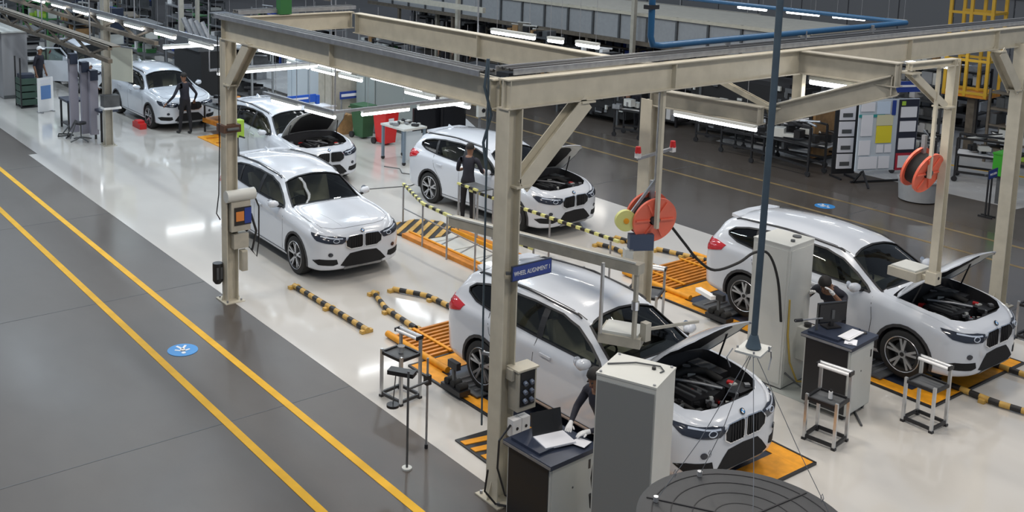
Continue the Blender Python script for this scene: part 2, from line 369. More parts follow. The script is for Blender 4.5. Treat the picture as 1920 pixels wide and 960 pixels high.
tube_lamp((8.12, -11.98, 4.32), (7.15, -12.05, 4.32), 'tube lamp lighting the rising strut right of the blue-grey pipe', .06)
t = thing('web_plate', 'bright white lit web plate right of the blue-grey pipe', 'plate', (8.32, -12.0, 4.14)); part('plate_sheet', MB().box(0, 0, 0, .15, .03, .54), CREAM, t); part('plate_edge', MB().box(-.08, 0, 0, .012, .08, .54), CREAM, t)
l = area(7.6, -12.02, 4.27, .9, .06, 26)
nm = ['leftmost of the four bright tube lamps at the top right', 'second bright tube lamp at the top right, beside the pipe', 'third bright tube lamp at the top right', 'rightmost bright tube lamp near the blue pipe bend']
for i, (a, b) in enumerate((((18.1, -23.2), (17.2, -23.2)), ((16.6, -23.25), (15.7, -23.3)), ((15.3, -23.3), (14.5, -23.4)), ((14.0, -23.45), (13.5, -23.5)))): tube_lamp((*a, 4), (*b, 4), nm[i], 1.2)
nm = ['long tube lamp behind the cream beam, left of the blue drop pipe', 'short tube lamp between two long ones left of the blue drop pipe', 'tube lamp nearest the blue drop pipe']
for i, (a, b) in enumerate((((16.6, -13.5), (15.35, -13.55)), ((15.0, -13.6), (14.65, -13.65)), ((14.3, -13.68), (13.75, -13.7)))): tube_lamp((*a, 4), (*b, 4), nm[i], 1.2)
for i in range(9):
    x = 37-i*1.95; tube_lamp((x, -8.85-.02*i, 3.5), (x-1.1, -8.87-.02*i, 3.5), 'tube lamp in the receding row at upper left, %s one counted from the left column' % ['ninth', 'eighth', 'seventh', 'sixth', 'fifth', 'fourth', 'third', 'second', 'nearest'][i], .8, 'row of tube lamps at upper left')
t = thing('lamp_rail', 'grey rail carrying the row of tube lamps at upper left', 'rail', (28, -9, 3.62)); part('rail_bar', MB().bar((-8, -.05, 0), (10, .2, 0), .06, .08), STEEL, t)
for x in (-6, -1, 4, 8): part('rail_hanger', MB().cyl((x, 0, 0), (x, 0, 2.0), .012, n=6), STEEL, t)

# painted timber-brown overhead conveyor at upper left
for k, (y, z, lb) in enumerate(((-8.0, 2.85, 'brown overhead conveyor girder at upper left, lower one'), (-9.1, 3.2, 'brown overhead conveyor girder at upper left, upper one'))):
    t = thing('conveyor_girder', lb, 'girder', (32, y, z))
    part('walk_deck', MB().bar((-8.4, -.12, .33), (12, -.12, .33), .26, .03), BROWN, t); part('top_chord', MB().bar((-8.4, 0, .30), (12, 0, .30), .10, .09), BROWN, t); part('bottom_chord', MB().bar((-8.4, 0, 0), (12, 0, 0), .10, .09), BROWN, t)
    for q in range(17): part('lattice_bar', MB().bar((-8.2+q*1.2, 0, .0 if q % 2 else .3), (-7.0+q*1.2, 0, .3 if q % 2 else .0), .05, .05), BROWN, t)
    for q in range(5): part('drop_hanger', MB().cyl((-7+q*4, 0, .3), (-7+q*4, 0, 2.6), .018, n=6), STEEL, t)
# panelled conveyor housing across the top middle
t = thing('conveyor_housing', 'grey panelled overhead conveyor housing across the top middle', 'conveyor', (31, -26.4, 0))
for k in range(17):
    x = 9.2-k*1.28; part('side_panel', MB().box(x, 0, 2.55, 1.2, .06, .85), MGREY, t)
    part('panel_post', MB().bar((x-.64, .06, 2.05), (x-.64, .06, 3.1), .07, .07), DGREY, t)
part('upper_rail', MB().bar((10.5, .08, 3.05), (-13, .08, 3.05), .10, .10), CREAM, t)
part('lower_rail', MB().bar((10.5, .08, 2.08), (-13, .08, 2.08), .14, .14), BROWN, t)
part('roof_sheet', MB().box(-1.3, -1.6, 3.08, 23.5, 3.2, .05), CREAM, t)
for k in range(6): part('support_leg', MB().bar((8-k*4, .05, 0), (8-k*4, .05, 2.1), .12, .12), BROWN, t)
# hanging blue-grey pipe with the grey disc
# ---------------------------------------------------------------- the white SUV
def interp(xs, ys, x):
    if x <= xs[0]: return ys[0]
    if x >= xs[-1]: return ys[-1]
    for i in range(len(xs)-1):
        if x <= xs[i+1]: break
    def sl(k):
        if k <= 0 or k >= len(xs)-1: return 0 if len(xs) < 3 else ((ys[1]-ys[0])/(xs[1]-xs[0]) if k <= 0 else (ys[-1]-ys[-2])/(xs[-1]-xs[-2]))
        a = (ys[k]-ys[k-1])/(xs[k]-xs[k-1]); b = (ys[k+1]-ys[k])/(xs[k+1]-xs[k])
        return 0 if a*b <= 0 else 2*a*b/(a+b)
    h = xs[i+1]-xs[i]; t = (x-xs[i])/h; a, b = sl(i)*h, sl(i+1)*h
    return (2*t**3-3*t*t+1)*ys[i]+(t**3-2*t*t+t)*a+(-2*t**3+3*t*t)*ys[i+1]+(t**3-t*t)*b
CX = [-2.27, -2.22, -2.12, -1.98, -1.6, -.8, 0, .25, .55, .88, 1.0, 1.3, 1.7, 1.92, 2.05, 2.13, 2.17]
CT = dict(
 yh=[.62, .76, .85, .89, .905, .91, .905, .905, .905, .905, .905, .905, .895, .845, .74, .60, .44],
 zt=[.86, 1.05, 1.25, 1.45, 1.545, 1.59, 1.55, 1.475, 1.31, 1.13, 1.105, 1.075, 1.02, .965, .915, .86, .80],
 ye=[.54, .64, .64, .60, .60, .62, .60, .585, .64, .70, .73, .75, .74, .68, .57, .45, .34],
 ze=[.84, 1.0, 1.17, 1.36, 1.45, 1.50, 1.455, 1.40, 1.245, 1.07, 1.05, 1.025, .97, .90, .855, .82, .77],
 yb=[.56, .70, .77, .80, .825, .84, .84, .84, .84, .835, .83, .83, .815, .76, .65, .52, .39],
 zb=[.80, .96, 1.06, 1.09, 1.09, 1.065, 1.045, 1.035, 1.025, 1.01, .995, .97, .92, .86, .82, .79, .74],
 z0=[.40, .30, .26, .24, .20, .19, .19, .19, .19, .19, .19, .19, .19, .20, .22, .24, .27])
def section(x):
    g = {k: interp(CX, v, x) for k, v in CT.items()}
    z0, zb, yh = g['z0'], g['zb'], g['yh']; H = zb-z0
    P = [(0, z0), (.72*yh, z0), (.95*yh, z0+.05*H), (.985*yh, z0+.22*H), (yh, z0+.50*H), (yh, z0+.72*H), (yh-.018, z0+.90*H), (g['yb'], zb)]
    ye, ze, zt = g['ye'], g['ze'], g['zt']
    P += [((g['yb']+ye)/2+.02*min(1, (ze-zb)/.3), (zb+ze)/2+.01), (ye+.012, ze-.02), (ye*.9, ze+(zt-ze)*.35), (ye*.5, ze+(zt-ze)*.82), (0, zt)]
    return P
def catmull(P, k):
    out = []
    for i in range(len(P)-1):
        a = P[max(i-1, 0)]; b = P[i]; c = P[i+1]; d = P[min(i+2, len(P)-1)]
        for j in range(k):
            t = j/k
            out.append(tuple(.5*(2*b[q]+(c[q]-a[q])*t+(2*a[q]-5*b[q]+4*c[q]-d[q])*t*t+(3*b[q]-a[q]-3*c[q]+d[q])*t**3) for q in (0, 1)))
    out.append(P[-1]); return out
def body_mb(inset=0., x0=-2.27, x1=2.17, zmin=None, nx=90):
    mb = MB(); xs = [x0+(x1-x0)*i/nx for i in range(nx+1)]
    if inset == 0: xs = sorted(set([round(v, 4) for v in xs]+[2.10, 2.12, 2.14, 2.155, -2.255, -2.235]))
    rows = []
    for x in xs:
        H = catmull(section(x), 3)
        if inset: H = [(max(0, y-inset) if y > 0 else 0, z-inset*.8) for y, z in H]
        if zmin is not None: H = [(y, max(z, zmin)) for y, z in H]; 
        ring = [(x, -y, z) for y, z in H]+[(x, y, z) for y, z in H[-2:0:-1]]
        rows.append(ring)
    n = len(rows[0]); vs = [v for r in rows for v in r]; fs = []
    for i in range(len(rows)-1):
        for k in range(n): l = (k+1) % n; fs.append((i*n+k, i*n+l, (i+1)*n+l, (i+1)*n+k))
    fs.append(tuple(range(n))); fs.append(tuple((len(rows)-1)*n+k for k in range(n))[::-1])
    return mb.add(vs, fs)
CARW = mat('white_car_paint', (.60, .63, .68), .2, coat=.8)
CGLS = bpy.data.materials.new('car_glass'); CGLS.use_nodes = True
_nt = CGLS.node_tree; _nt.nodes.clear(); _o = _nt.nodes.new('ShaderNodeOutputMaterial'); _mx = _nt.nodes.new('ShaderNodeMixShader')
_tr = _nt.nodes.new('ShaderNodeBsdfTransparent'); _tr.inputs[0].default_value = (.60, .66, .63, 1); _gl = _nt.nodes.new('ShaderNodeBsdfGlossy'); _gl.inputs['Roughness'].default_value = .03
_fr = _nt.nodes.new('ShaderNodeFresnel'); _fr.inputs[0].default_value = 1.5
_nt.links.new(_fr.outputs[0], _mx.inputs[0]); _nt.links.new(_tr.outputs[0], _mx.inputs[1]); _nt.links.new(_gl.outputs[0], _mx.inputs[2]); _nt.links.new(_mx.outputs[0], _o.inputs[0])
CBLK = mat('car_black_trim', (.010, .010, .012), .5)
GRIL = mat('grille_black', (.006, .006, .007), .85)
CLAD = mat('car_grey_cladding', (.035, .035, .038), .6)
CHROME = mat('chrome', (.75, .76, .78), .12, 1.)
RIM = mat('silver_rim', (.52, .53, .55), .28, .8)
SEATM = mat('beige_seat', (.42, .37, .29), .8, noise=.1)
TAILM = mat('tail_red', (.50, .012, .018), .15, coat=.6)
HLAMP = mat('headlamp_glass', (.018, .022, .035), .12, coat=.3)
HLED = mat('headlamp_clear', (.62, .68, .78), .12, .3)

def new_eval(o):
    dg = bpy.context.evaluated_depsgraph_get(); dg.update()
    return bpy.data.meshes.new_from_object(o.evaluated_get(dg))
def bool_cut(me, cutters):
    a = bpy.data.objects.new('tmp', me); C.objects.link(a); cs = []
    for cm in cutters:
        b = bpy.data.objects.new('cut', cm); C.objects.link(b); cs.append(b)
        m = a.modifiers.new('b', 'BOOLEAN'); m.operation = 'DIFFERENCE'; m.object = b; m.solver = 'EXACT'; m.material_mode = 'TRANSFER'
    r = new_eval(a)
    for o in cs+[a]: bpy.data.objects.remove(o)
    return r

WIN = [(.74, 1.04), (.40, 1.065), (-.4, 1.085), (-1.2, 1.115), (-1.60, 1.15), (-1.80, 1.215), (-1.83, 1.26), (-1.74, 1.33), (-1.5, 1.385), (-1.1, 1.43), (-.6, 1.445), (-.1, 1.42), (.18, 1.35), (.45, 1.22), (.66, 1.10)]
WS = [(.86, -.70), (.90, -.45), (.92, 0), (.90, .45), (.86, .70), (.55, .635), (.30, .57), (.25, .30), (.235, 0), (.25, -.30), (.30, -.57), (.55, -.635)]
HOOD = [(2.02, 0), (2.01, .30), (1.96, .50), (1.84, .66), (1.55, .735), (1.2, .74), (1.0, .72), (.965, .45), (.955, 0)]
HOOD = HOOD+[(x, -y) for x, y in HOOD[-2:0:-1]]
body0 = body_mb()
bme = body0.mesh('tmp', CARW)
_bm = bmesh.new(); _bm.from_mesh(bme); BVH = BVHTree.FromBMesh(_bm); _bm.free()
def ring_patch(outline, project, off=.006, rings=5, thick=.0, sub=3):
    # densify outline, shrink to centroid, project each point on the body
    pts = []
    for i, p in enumerate(outline):
        q = outline[(i+1) % len(outline)]
        for j in range(sub): t = j/sub; pts.append((p[0]+(q[0]-p[0])*t, p[1]+(q[1]-p[1])*t))
    cx = sum(p[0] for p in pts)/len(pts); cy = sum(p[1] for p in pts)/len(pts); n = len(pts); vs = []; fs = []
    for r in range(rings):
        s = 1-r/rings
        for p in pts: vs.append(project(cx+(p[0]-cx)*s, cy+(p[1]-cy)*s, off))
    vs.append(project(cx, cy, off))
    for r in range(rings-1):
        for k in range(n): l = (k+1) % n; fs.append((r*n+k, r*n+l, (r+1)*n+l, (r+1)*n+k))
    for k in range(n): fs.append(((rings-1)*n+k, (rings-1)*n+(k+1) % n, rings*n))
    base = len(vs)
    for p in pts: vs.append(project(p[0], p[1], -.012))
    for k in range(n): l = (k+1) % n; fs.append((k, base+k, base+l, l))
    return MB().add(vs, fs)
def strip_patch(line, w, project, off=.006, sub=4):
    """thin band following a polyline in projection space"""
    pts = []
    for i in range(len(line)-1):
        p, q = line[i], line[i+1]
        for j in range(sub): t = j/sub; pts.append((p[0]+(q[0]-p[0])*t, p[1]+(q[1]-p[1])*t))
    pts.append(line[-1]); vs = []; fs = []
    for i, p in enumerate(pts):
        a = pts[max(i-1, 0)]; b = pts[min(i+1, len(pts)-1)]; dx, dz = b[0]-a[0], b[1]-a[1]; L = math.hypot(dx, dz) or 1
        for s in (-1, 1): vs.append(project(p[0]-dz/L*w/2*s, p[1]+dx/L*w/2*s, off))
        for s in (-1, 1): vs.append(project(p[0]-dz/L*w/2*s, p[1]+dx/L*w/2*s, -.008))
    for i in range(len(pts)-1):
        a, b = i*4, i*4+4; fs += [(a, a+1, b+1, b), (a, b, b+2, a+2), (a+1, a+3, b+3, b+1)]
    return MB().add(vs, fs)
def _hit(o, d, off, fb):
    h = BVH.ray_cast(Vector(o), Vector(d))
    if h[0] is None: return fb
    n = h[1];
    if n.dot(Vector(d)) > 0: n = -n
    return tuple(h[0]+n*off)
def pside(s):
    return lambda x, z, off: _hit((x, 3*s, z), (0, -s, 0), off, (x, .9*s, z))
def ptop(x, y, off): return _hit((x, y, 3), (0, 0, -1), off, (x, y, 1))
def pfront(a, z, off, cxx=1.25):      # a = azimuth (rad), 0 = straight ahead
    d = Vector((-math.cos(a), -math.sin(a), 0)); o = Vector((cxx, 0, z))-d*3
    return _hit(o, d, off, tuple(Vector((cxx, 0, z))-d*.9))
def prear(a, z, off, cxx=-1.3):
    d = Vector((math.cos(a), -math.sin(a), 0)); o = Vector((cxx, 0, z))-d*3
    return _hit(o, d, off, tuple(Vector((cxx, 0, z))-d*.9))
def mir(pts): return [(-a, z) for a, z in pts][::-1]

def prism_x(poly, z0, z1): return MB().prism(poly, z0, z1).mesh('c', CLAD)
def prism_side(poly, y0, y1):
    n = len(poly); vs = [(x, y0, z) for x, z in poly]+[(x, y1, z) for x, z in poly]
    return MB().add(vs, [tuple(range(n)), tuple(range(n, 2*n))[::-1]]+[(i, n+i, n+(i+1) % n, (i+1) % n) for i in range(n)]).mesh('c', CLAD)
def cutters(openhood):
    cs = [body_mb(.045, -1.85, .93, .62, 40).mesh('c', CLAD)]
    cs.append(prism_side(WIN, -1.2, -.3)); cs.append(prism_side(WIN, .3, 1.2))
    # windshield opening, cut perpendicular-ish from above
    cs.append(prism_x(WS, 1.0, 2.2))
    for x in (1.335, -1.335):
        for s in (-1, 1): cs.append(MB().cyl((x, .52*s, .345), (x, 1.2*s, .345), .385, n=40).mesh('c', CLAD))
    if openhood: cs.append(prism_x([(1+(x-1.45)*.965+.45, y*.955) for x, y in HOOD], .50, 2))
    return cs
def make_body(openhood):
    me = bool_cut(body0.mesh('body', CARW), cutters(openhood))
    if len(me.materials) < 2: me.materials.append(CLAD)
    ci = [i for i, m in enumerate(me.materials) if m == CLAD][0]
    for p in me.polygons:
        if p.center.z < .205: p.material_index = ci
    smoothen(me, 38); me.name = 'body'
    return me

def wheel(parent, x, s):
    y = s*.80; t = MB()
    t.lathe([(.20, -.11), (.30, -.115), (.335, -.095), (.345, -.05), (.345, .05), (.335, .095), (.30, .115), (.20, .11)], (x, y, .345), 'y', 40)
    w = part('wheel', t, RUBBER, parent, 40)
    r = MB(); r.lathe([(.222, .10*s), (.25, .118*s), (.258, .108*s), (.225, -.02*s)], (x, y, .345), 'y', 40)
    for k in range(5):
        a = 2*PI*k/5+.3
        for da in (-.17, .17):
            p0 = Vector((x+.05*math.cos(a), y+s*.085, .345+.05*math.sin(a))); p1 = Vector((x+.225*math.cos(a+da), y+s*.10, .345+.225*math.sin(a+da)))
            r.bar(p0, p1, .034, .03, up=(0, 1, 0))
    r.cyl((x, y+.05*s, .345), (x, y+.105*s, .345), .055, n=16)
    part('rim', r, RIM, w, 35)
    part('hub_cap', MB().cyl((x, y+.104*s, .345), (x, y+.112*s, .345), .03, n=14), CBLK, w, 35)
    part('brake_disc', MB().cyl((x, y-.03*s, .345), (x, y+.0*s, .345), .165, n=28), DGREY, w, 35)

def kidney(s):
    a0, a1 = .02*s, .345*s
    return [(a0, .80), (a0*1.0, .62), (a0+.03*s, .595), (a1-.07*s, .595), (a1+.02*s, .65), (a1+.03*s, .745), (a1-.04*s, .805), (a0+.03*s, .815)]
HL = [(.36, .80), (.37, .735), (.43, .70), (.55, .705), (.70, .725), (.85, .76), (.97, .845), (.99, .875), (.86, .86), (.70, .835), (.5, .825)]
def make_car(openhood, bodyme):
    root = thing('suv', 'white car', 'car')
    b = part('body', bodyme, CARW, root)
    for s in (1, -1):
        ps = pside(s)
        part('side_window', ring_patch(WIN, ps, -.012, 5), CGLS, root, 40)
        part('window_frame', strip_patch(WIN+[WIN[0]], .022, ps, .006, 4), CBLK, root, 40)
        part('pillar_trim', strip_patch([(-.33, 1.09), (-.36, 1.44)], .10, ps, -.006, 3), CBLK, root)
        part('pillar_trim', strip_patch([(-1.22, 1.12), (-1.30, 1.40)], .07, ps, -.006, 3), CBLK, root)
        part('sill_cladding', strip_patch([(.93, .255), (-.93, .255)], .10, ps, .010, 6), CLAD, root, 40)
        for wx in (1.335, -1.335):
            arc = [(wx+.405*math.cos(t), .345+.405*math.sin(t)) for t in [math.radians(a) for a in range(-22, 203, 15)]]
            part('wheel_arch_trim', strip_patch(arc, .042, ps, .010, 2), CLAD, root, 40)
        part('door_seam', strip_patch([(-.35, 1.08), (-.36, .7), (-.36, .32)], .008, ps, .001, 4), CBLK, root)
        part('door_seam', strip_patch([(.80, 1.0), (.84, .7), (.80, .32)], .008, ps, .001, 4), CBLK, root)
        part('door_seam', strip_patch([(-1.28, 1.10), (-1.2, .85), (-.98, .62), (-.92, .34)], .008, ps, .001, 4), CBLK, root)
        for hx in (-.22, -1.10):
            h = MB(); q = Vector(ps(hx, .93, .022)); q2 = Vector(ps(hx+.19, .925, .022)); h.bar(q, q2, .02, .028); part('door_handle', h, CARW, root)
        # mirror
        m = MB(); m.tube([(.62, .87*s, 1.075), (.60, .89*s, 1.085), (.585, .94*s, 1.095), (.575, 1.02*s, 1.10), (.57, 1.055*s, 1.098)], [.02, .052, .068, .066, .03], 12)
        mi = part('mirror', m, CARW, root, 50); part('mirror_foot', MB().bar((.62, .80*s, 1.04), (.60, .90*s, 1.06), .06, .035), CBLK, mi)
        part('mirror_glass', MB().cyl((.505, .985*s, 1.11), (.51, .985*s, 1.112), .062, n=14), CHROME, mi)
        # roof rail
        r = [(.10, .58), (-.2, .60), (-.8, .605), (-1.4, .59), (-1.75, .565)]
        pts = [Vector(ptop(x, y*s, .0)) for x, y in r]; pts = [pts[0]+Vector((.06, 0, -.01))]+[p+Vector((0, 0, .018)) for p in pts]+[pts[-1]+Vector((-.06, 0, -.01))]
        part('roof_rail', MB().tube(pts, .013, 6), CBLK, root, 60)
        part('roof_gutter', strip_patch([(.22, .545*s), (-.4, .565*s), (-1.2, .57*s), (-1.8, .53*s)], .012, ptop, .002, 5), CBLK, root)
        # lamps front
        hl = HL if s > 0 else mir(HL)
        h = part('headlight', ring_patch(hl, pfront, .010, 4), HLAMP, root, 40)
        part('headlight_reflector', strip_patch([(s*.42, .785), (s*.6, .80), (s*.80, .83)], .018, pfront, .014, 4), HLED, h, 40)
        part('headlight_ring', MB().tube([Vector(pfront(s*(.53+.05*math.cos(t)), .755+.03*math.sin(t), .016)) for t in [k*PI/6 for k in range(12)]], .006, 5, True), HLED, h)
        fl = [(s*.62+.04*math.cos(t), .52+.035*math.sin(t)) for t in [k*PI/6 for k in range(12)]]
        part('fog_light', ring_patch(fl, pfront, .012, 2, sub=1), HLAMP, root, 40)
        it = [(.50, .35), (.52, .43), (.80, .44), (.93, .41), (.82, .335), (.58, .325)]
        part('side_intake', ring_patch(it if s > 0 else mir(it), pfront, .006, 3), GRIL, root)
        kg = part('kidney_grille', ring_patch(kidney(s), pfront, .016, 3), GRIL, root)
        kk = kidney(s); part('grille_surround', strip_patch(kk+[kk[0]], .011, pfront, .026, 3), CHROME, kg, 40)
        sl = MB()
        for q in range(5):
            a = (.05+.05*q)*s; p0 = Vector(pfront(a, .60, .026)); p1 = Vector(pfront(a, .805, .026)); sl.bar(p0, p1, .008, .012)
        part('grille_slats', sl, CBLK, kg)
        tl = [(.36, .89), (.38, 1.01), (.60, 1.06), (.85, 1.085), (1.06, 1.05), (1.03, .97), (.80, .89), (.52, .86)]
        part('tail_light', ring_patch(tl if s > 0 else mir(tl), prear, .012, 3), TAILM, root, 40)
    lg = [(-.36, .44), (-.28, .51), (0, .525), (.28, .51), (.36, .44), (.46, .32), (.36, .285), (0, .28), (-.36, .285), (-.46, .32)]
    part('lower_grille', ring_patch(lg, pfront, .008, 4), GRIL, root)
    part('skid_plate', strip_patch([(-.40, .262), (0, .255), (.40, .262)], .045, pfront, .016, 6), STEEL, root, 40)
    part('windshield', ring_patch(WS, ptop, -.012, 5), CGLS, root, 40)
    part('windshield_frame', strip_patch(WS+[WS[0]], .028, ptop, .003, 3), CBLK, root, 40)
    part('rear_window', ring_patch([(-.42, 1.13), (-.40, 1.33), (0, 1.36), (.40, 1.33), (.42, 1.13), (0, 1.10)], prear, .006, 4), CBLK, root, 40)
    part('spoiler', MB().prism([(-1.80, -.54), (-1.98, -.48), (-2.03, 0), (-1.98, .48), (-1.80, .54)], 1.435, 1.485), CARW, root)
    part('roof_antenna', MB().add([(-1.62, -.02, 1.54), (-1.62, .02, 1.54), (-1.80, .02, 1.53), (-1.80, -.02, 1.53), (-1.78, 0, 1.60)], [(0, 1, 2, 3), (0, 1, 4), (1, 2, 4), (2, 3, 4), (3, 0, 4)]), CARW, root)
    # interior
    for s in (1, -1):
        for sx in (.0, -.85):
            st = MB(); st.prism([(sx-.25, (.38-.25)*s), (sx+.27, (.38-.25)*s), (sx+.27, (.38+.22)*s), (sx-.25, (.38+.22)*s)], .62, .80)
            st.bar((sx-.22, .38*s, .78), (sx-.38, .38*s, 1.24), .46, .14, up=(1, 0, 0)); st.bar((sx-.38, .38*s, 1.26), (sx-.41, .38*s, 1.38), .22, .09, up=(1, 0, 0))
            part('seat', st, SEATM, root)
    part('dashboard', MB().prism([(.90, -.68), (.50, -.62), (.46, 0), (.50, .62), (.90, .68)], .70, 1.0), CBLK, root)
    part('steering_wheel', MB().tube([(.40+.05*math.sin(t), -.38+.18*math.cos(t), .98+.17*math.sin(t)) for t in [k*PI/8 for k in range(16)]], .014, 6, True), CBLK, root)
    for x in (1.335, -1.335):
        for s in (-1, 1): wheel(root, x, s)
    # emblem
    if openhood: ec = None
    e0 = Vector(pfront(0, .865, .016)); n = Vector((.80, 0, .60))
    e = MB(); e.cyl(e0-n*.006, e0+n*.004, .036, n=20); em = part('emblem', e, CBLK, root)
    u = Vector((0, 1, 0)); v = n.cross(u)
    for k in range(4):
        mbq = MB(); a0 = k*PI/2; c = e0+n*.006
        pts = [c]+[c+(u*math.cos(a)+v*math.sin(a))*.026 for a in [a0+j*PI/8 for j in range(5)]]
        mbq.add(pts, [(0, 1, 2, 3, 4, 5)]); part('emblem_quarter', mbq, SKYB if k % 2 else WHITEP, em)
    if not openhood:
        part('hood_seam', strip_patch(HOOD+[HOOD[0]], .007, ptop, .0015, 3), CBLK, root)
        for s in (-1, 1): part('hood_crease', strip_patch([(1.95, .30*s), (1.5, .42*s), (1.05, .52*s)], .03, ptop, .003, 4), CARW, root, 60)
    else:
        hp = Vector((.97, 0, 1.12)); A = HOODANG
        rot = Matrix.Translation(hp) @ Matrix.Rotation(-A, 4, 'Y') @ Matrix.Translation(-hp)
        def ptop_hood(x, y, off):
            p = ptop(x, y, off); f = max(0, (x-1.0)); return (p[0], p[1], p[2]-.06*(y/.74)**2-.05*max(0, x-1.7)**2*6)
        o = ring_patch(HOOD, ptop_hood, .004, 6); o.v = [tuple(rot @ Vector(p)) for p in o.v]
        hd = part('hood', o, CARW, root, 50)
        def plow(off0): return lambda x, y, off: tuple(rot @ (Vector(ptop_hood(x, y, 0))-Vector((0, 0, off0))))
        ul = ring_patch([(1.46+(x-1.46)*.97, y*.97) for x, y in HOOD], lambda x, y, off: plow(.018)(x, y, off), 0, 3); part('hood_underside', ul, LGREY, hd, 50)
        dk = ring_patch([(1.0+(x-1.0)*.78+.07, y*.70) for x, y in HOOD], lambda x, y, off: plow(.034)(x, y, off), 0, 4); part('hood_insulation', dk, BLACKM, hd, 50)
        tip = rot @ Vector((1.5, .62, .98)); part('gas_strut', MB().cyl((1.25, .66, .93), tip, .012, n=8), BLACK, root)
        tip = rot @ Vector((1.5, -.62, .98)); part('gas_strut', MB().cyl((1.25, -.66, .93), tip, .012, n=8), BLACK, root)
        # engine bay
        part('engine_cover', MB().prism([(1.25, -.30), (1.68, -.33), (1.74, 0), (1.68, .28), (1.25, .30)], .78, .90), BLACK, root)
        rb = MB()
        for k in range(5): rb.box(1.47, -.22+.11*k, .905, .34, .035, .02)
        part('cover_ribs', rb, DGREY, root)
        part('battery', MB().box(1.15, .52, .84, .28, .20, .2), DGREY, root); part('fuse_box', MB().box(1.35, .55, .86, .2, .16, .14), BLACK, root)
        part('washer_bottle', MB().cyl((1.75, -.56, .74), (1.75, -.56, .88), .06, n=12), WHITEP, root, 40)
        part('filler_cap', MB().cyl((1.52, -.48, .84), (1.52, -.48, .91), .04, n=12), WHITEP, root, 40)
        part('air_box', MB().prism([(1.5, .34), (1.85, .34), (1.85, .60), (1.5, .62)], .72, .88), BLACK, root)
        part('air_hose', MB().tube([(1.5, .45, .87), (1.3, .40, .93), (1.15, .2, .93), (1.12, -.1, .90)], .045, 10), RUBBER, root, 50)
        part('coolant_hose', MB().tube([(1.75, -.35, .82), (1.6, -.45, .90), (1.3, -.5, .86)], .025, 8), RUBBER, root, 50)
        part('cross_member', MB().tube([(1.90, -.60, .86), (1.97, -.3, .90), (1.98, 0, .905), (1.97, .3, .90), (1.90, .60, .86)], .028, 6), CBLK, root)
        part('strut_tower', MB().cyl((1.2, -.52, .8), (1.2, -.52, .95), .09, .06, 14), STEEL, root, 40)
        part('strut_tower', MB().cyl((1.05, .35, .8), (1.05, .35, .92), .07, .05, 14), STEEL, root, 40)
        part('intake_pipe', MB().tube([(1.2, -.1, .93), (1.5, .05, .945), (1.7, .2, .92)], .02, 8), STEEL, root, 50)
        cl = MB(); rr = random.Random(3)
        for k in range(90): cl.mi((0, 1, 2, 0, 3, 1, 4, 0, 2)[k % 9]).box(rr.uniform(1.05, 1.9), rr.uniform(-.6, .6), rr.uniform(.76, .915), rr.uniform(.02, .10), rr.uniform(.02, .08), rr.uniform(.02, .06), rr.uniform(0, 3))
        part('engine_fittings', cl, [BLACK, DGREY, STEEL, LGREY, RED], root)['kind'] = 'stuff'
    return root
HOODANG = math.radians(42)
# ---------------------------------------------------------------- cars
HOODANG = math.radians(49)
closed = make_car(False, make_body(False)); opened = make_car(True, make_body(True))
GC = 'white cars on the inspection line'
opened.location = (9.06, -9.35, .06); opened.rotation_euler = (0, 0, 3.165)
opened['label'] = 'foreground white car with raised hood, nose beside the tall grey cabinet'; opened['group'] = GC
closed.location = (17.19, -9.52, .004); closed.rotation_euler = (0, 0, 3.115)
closed['label'] = 'white car with closed hood right of the left column'; closed['group'] = GC
dup(opened, (8.74, -14.41, .09), 3.147, 'white car at the right with raised hood, front wheel beside the white desk', GC)
dup(opened, (17.05, -14.23, .004), 3.2, 'white car with raised hood behind the striped barrier rail', GC)
carA = dup(opened, (22.78, -12.11, .004), 3.113, 'white car with raised hood partly hidden behind the closed-hood car', GC)
carG = dup(closed, (30.29, -11.79, .004), 3.143, 'far white car with closed hood and a worker at its nose', GC)
carH = dup(closed, (37.03, -11.85, .004), 3.14, 'farthest white car at upper left with its front door open', GC)
d = thing('car_door', 'open white front door of the farthest car', 'door', (36.4, -10.95, .3), .85); d['category'] = 'car door'
part('door_panel', MB().prism([(0, -.03), (1.1, -.05), (1.1, .03), (0, .03)], 0, .72), CARW, d)
fr = MB(); fr.bar((0, 0, .72), (.35, 0, 1.15), .04, .04).bar((.35, 0, 1.15), (1.05, 0, 1.15), .04, .04).bar((1.05, 0, 1.15), (1.1, 0, .72), .04, .04); part('window_frame', fr, CARW, d)
part('door_glass', MB().box(.65, 0, .93, .75, .01, .42), CGLS, d); part('door_handle', MB().box(.95, .05, .62, .16, .03, .03), CARW, d)

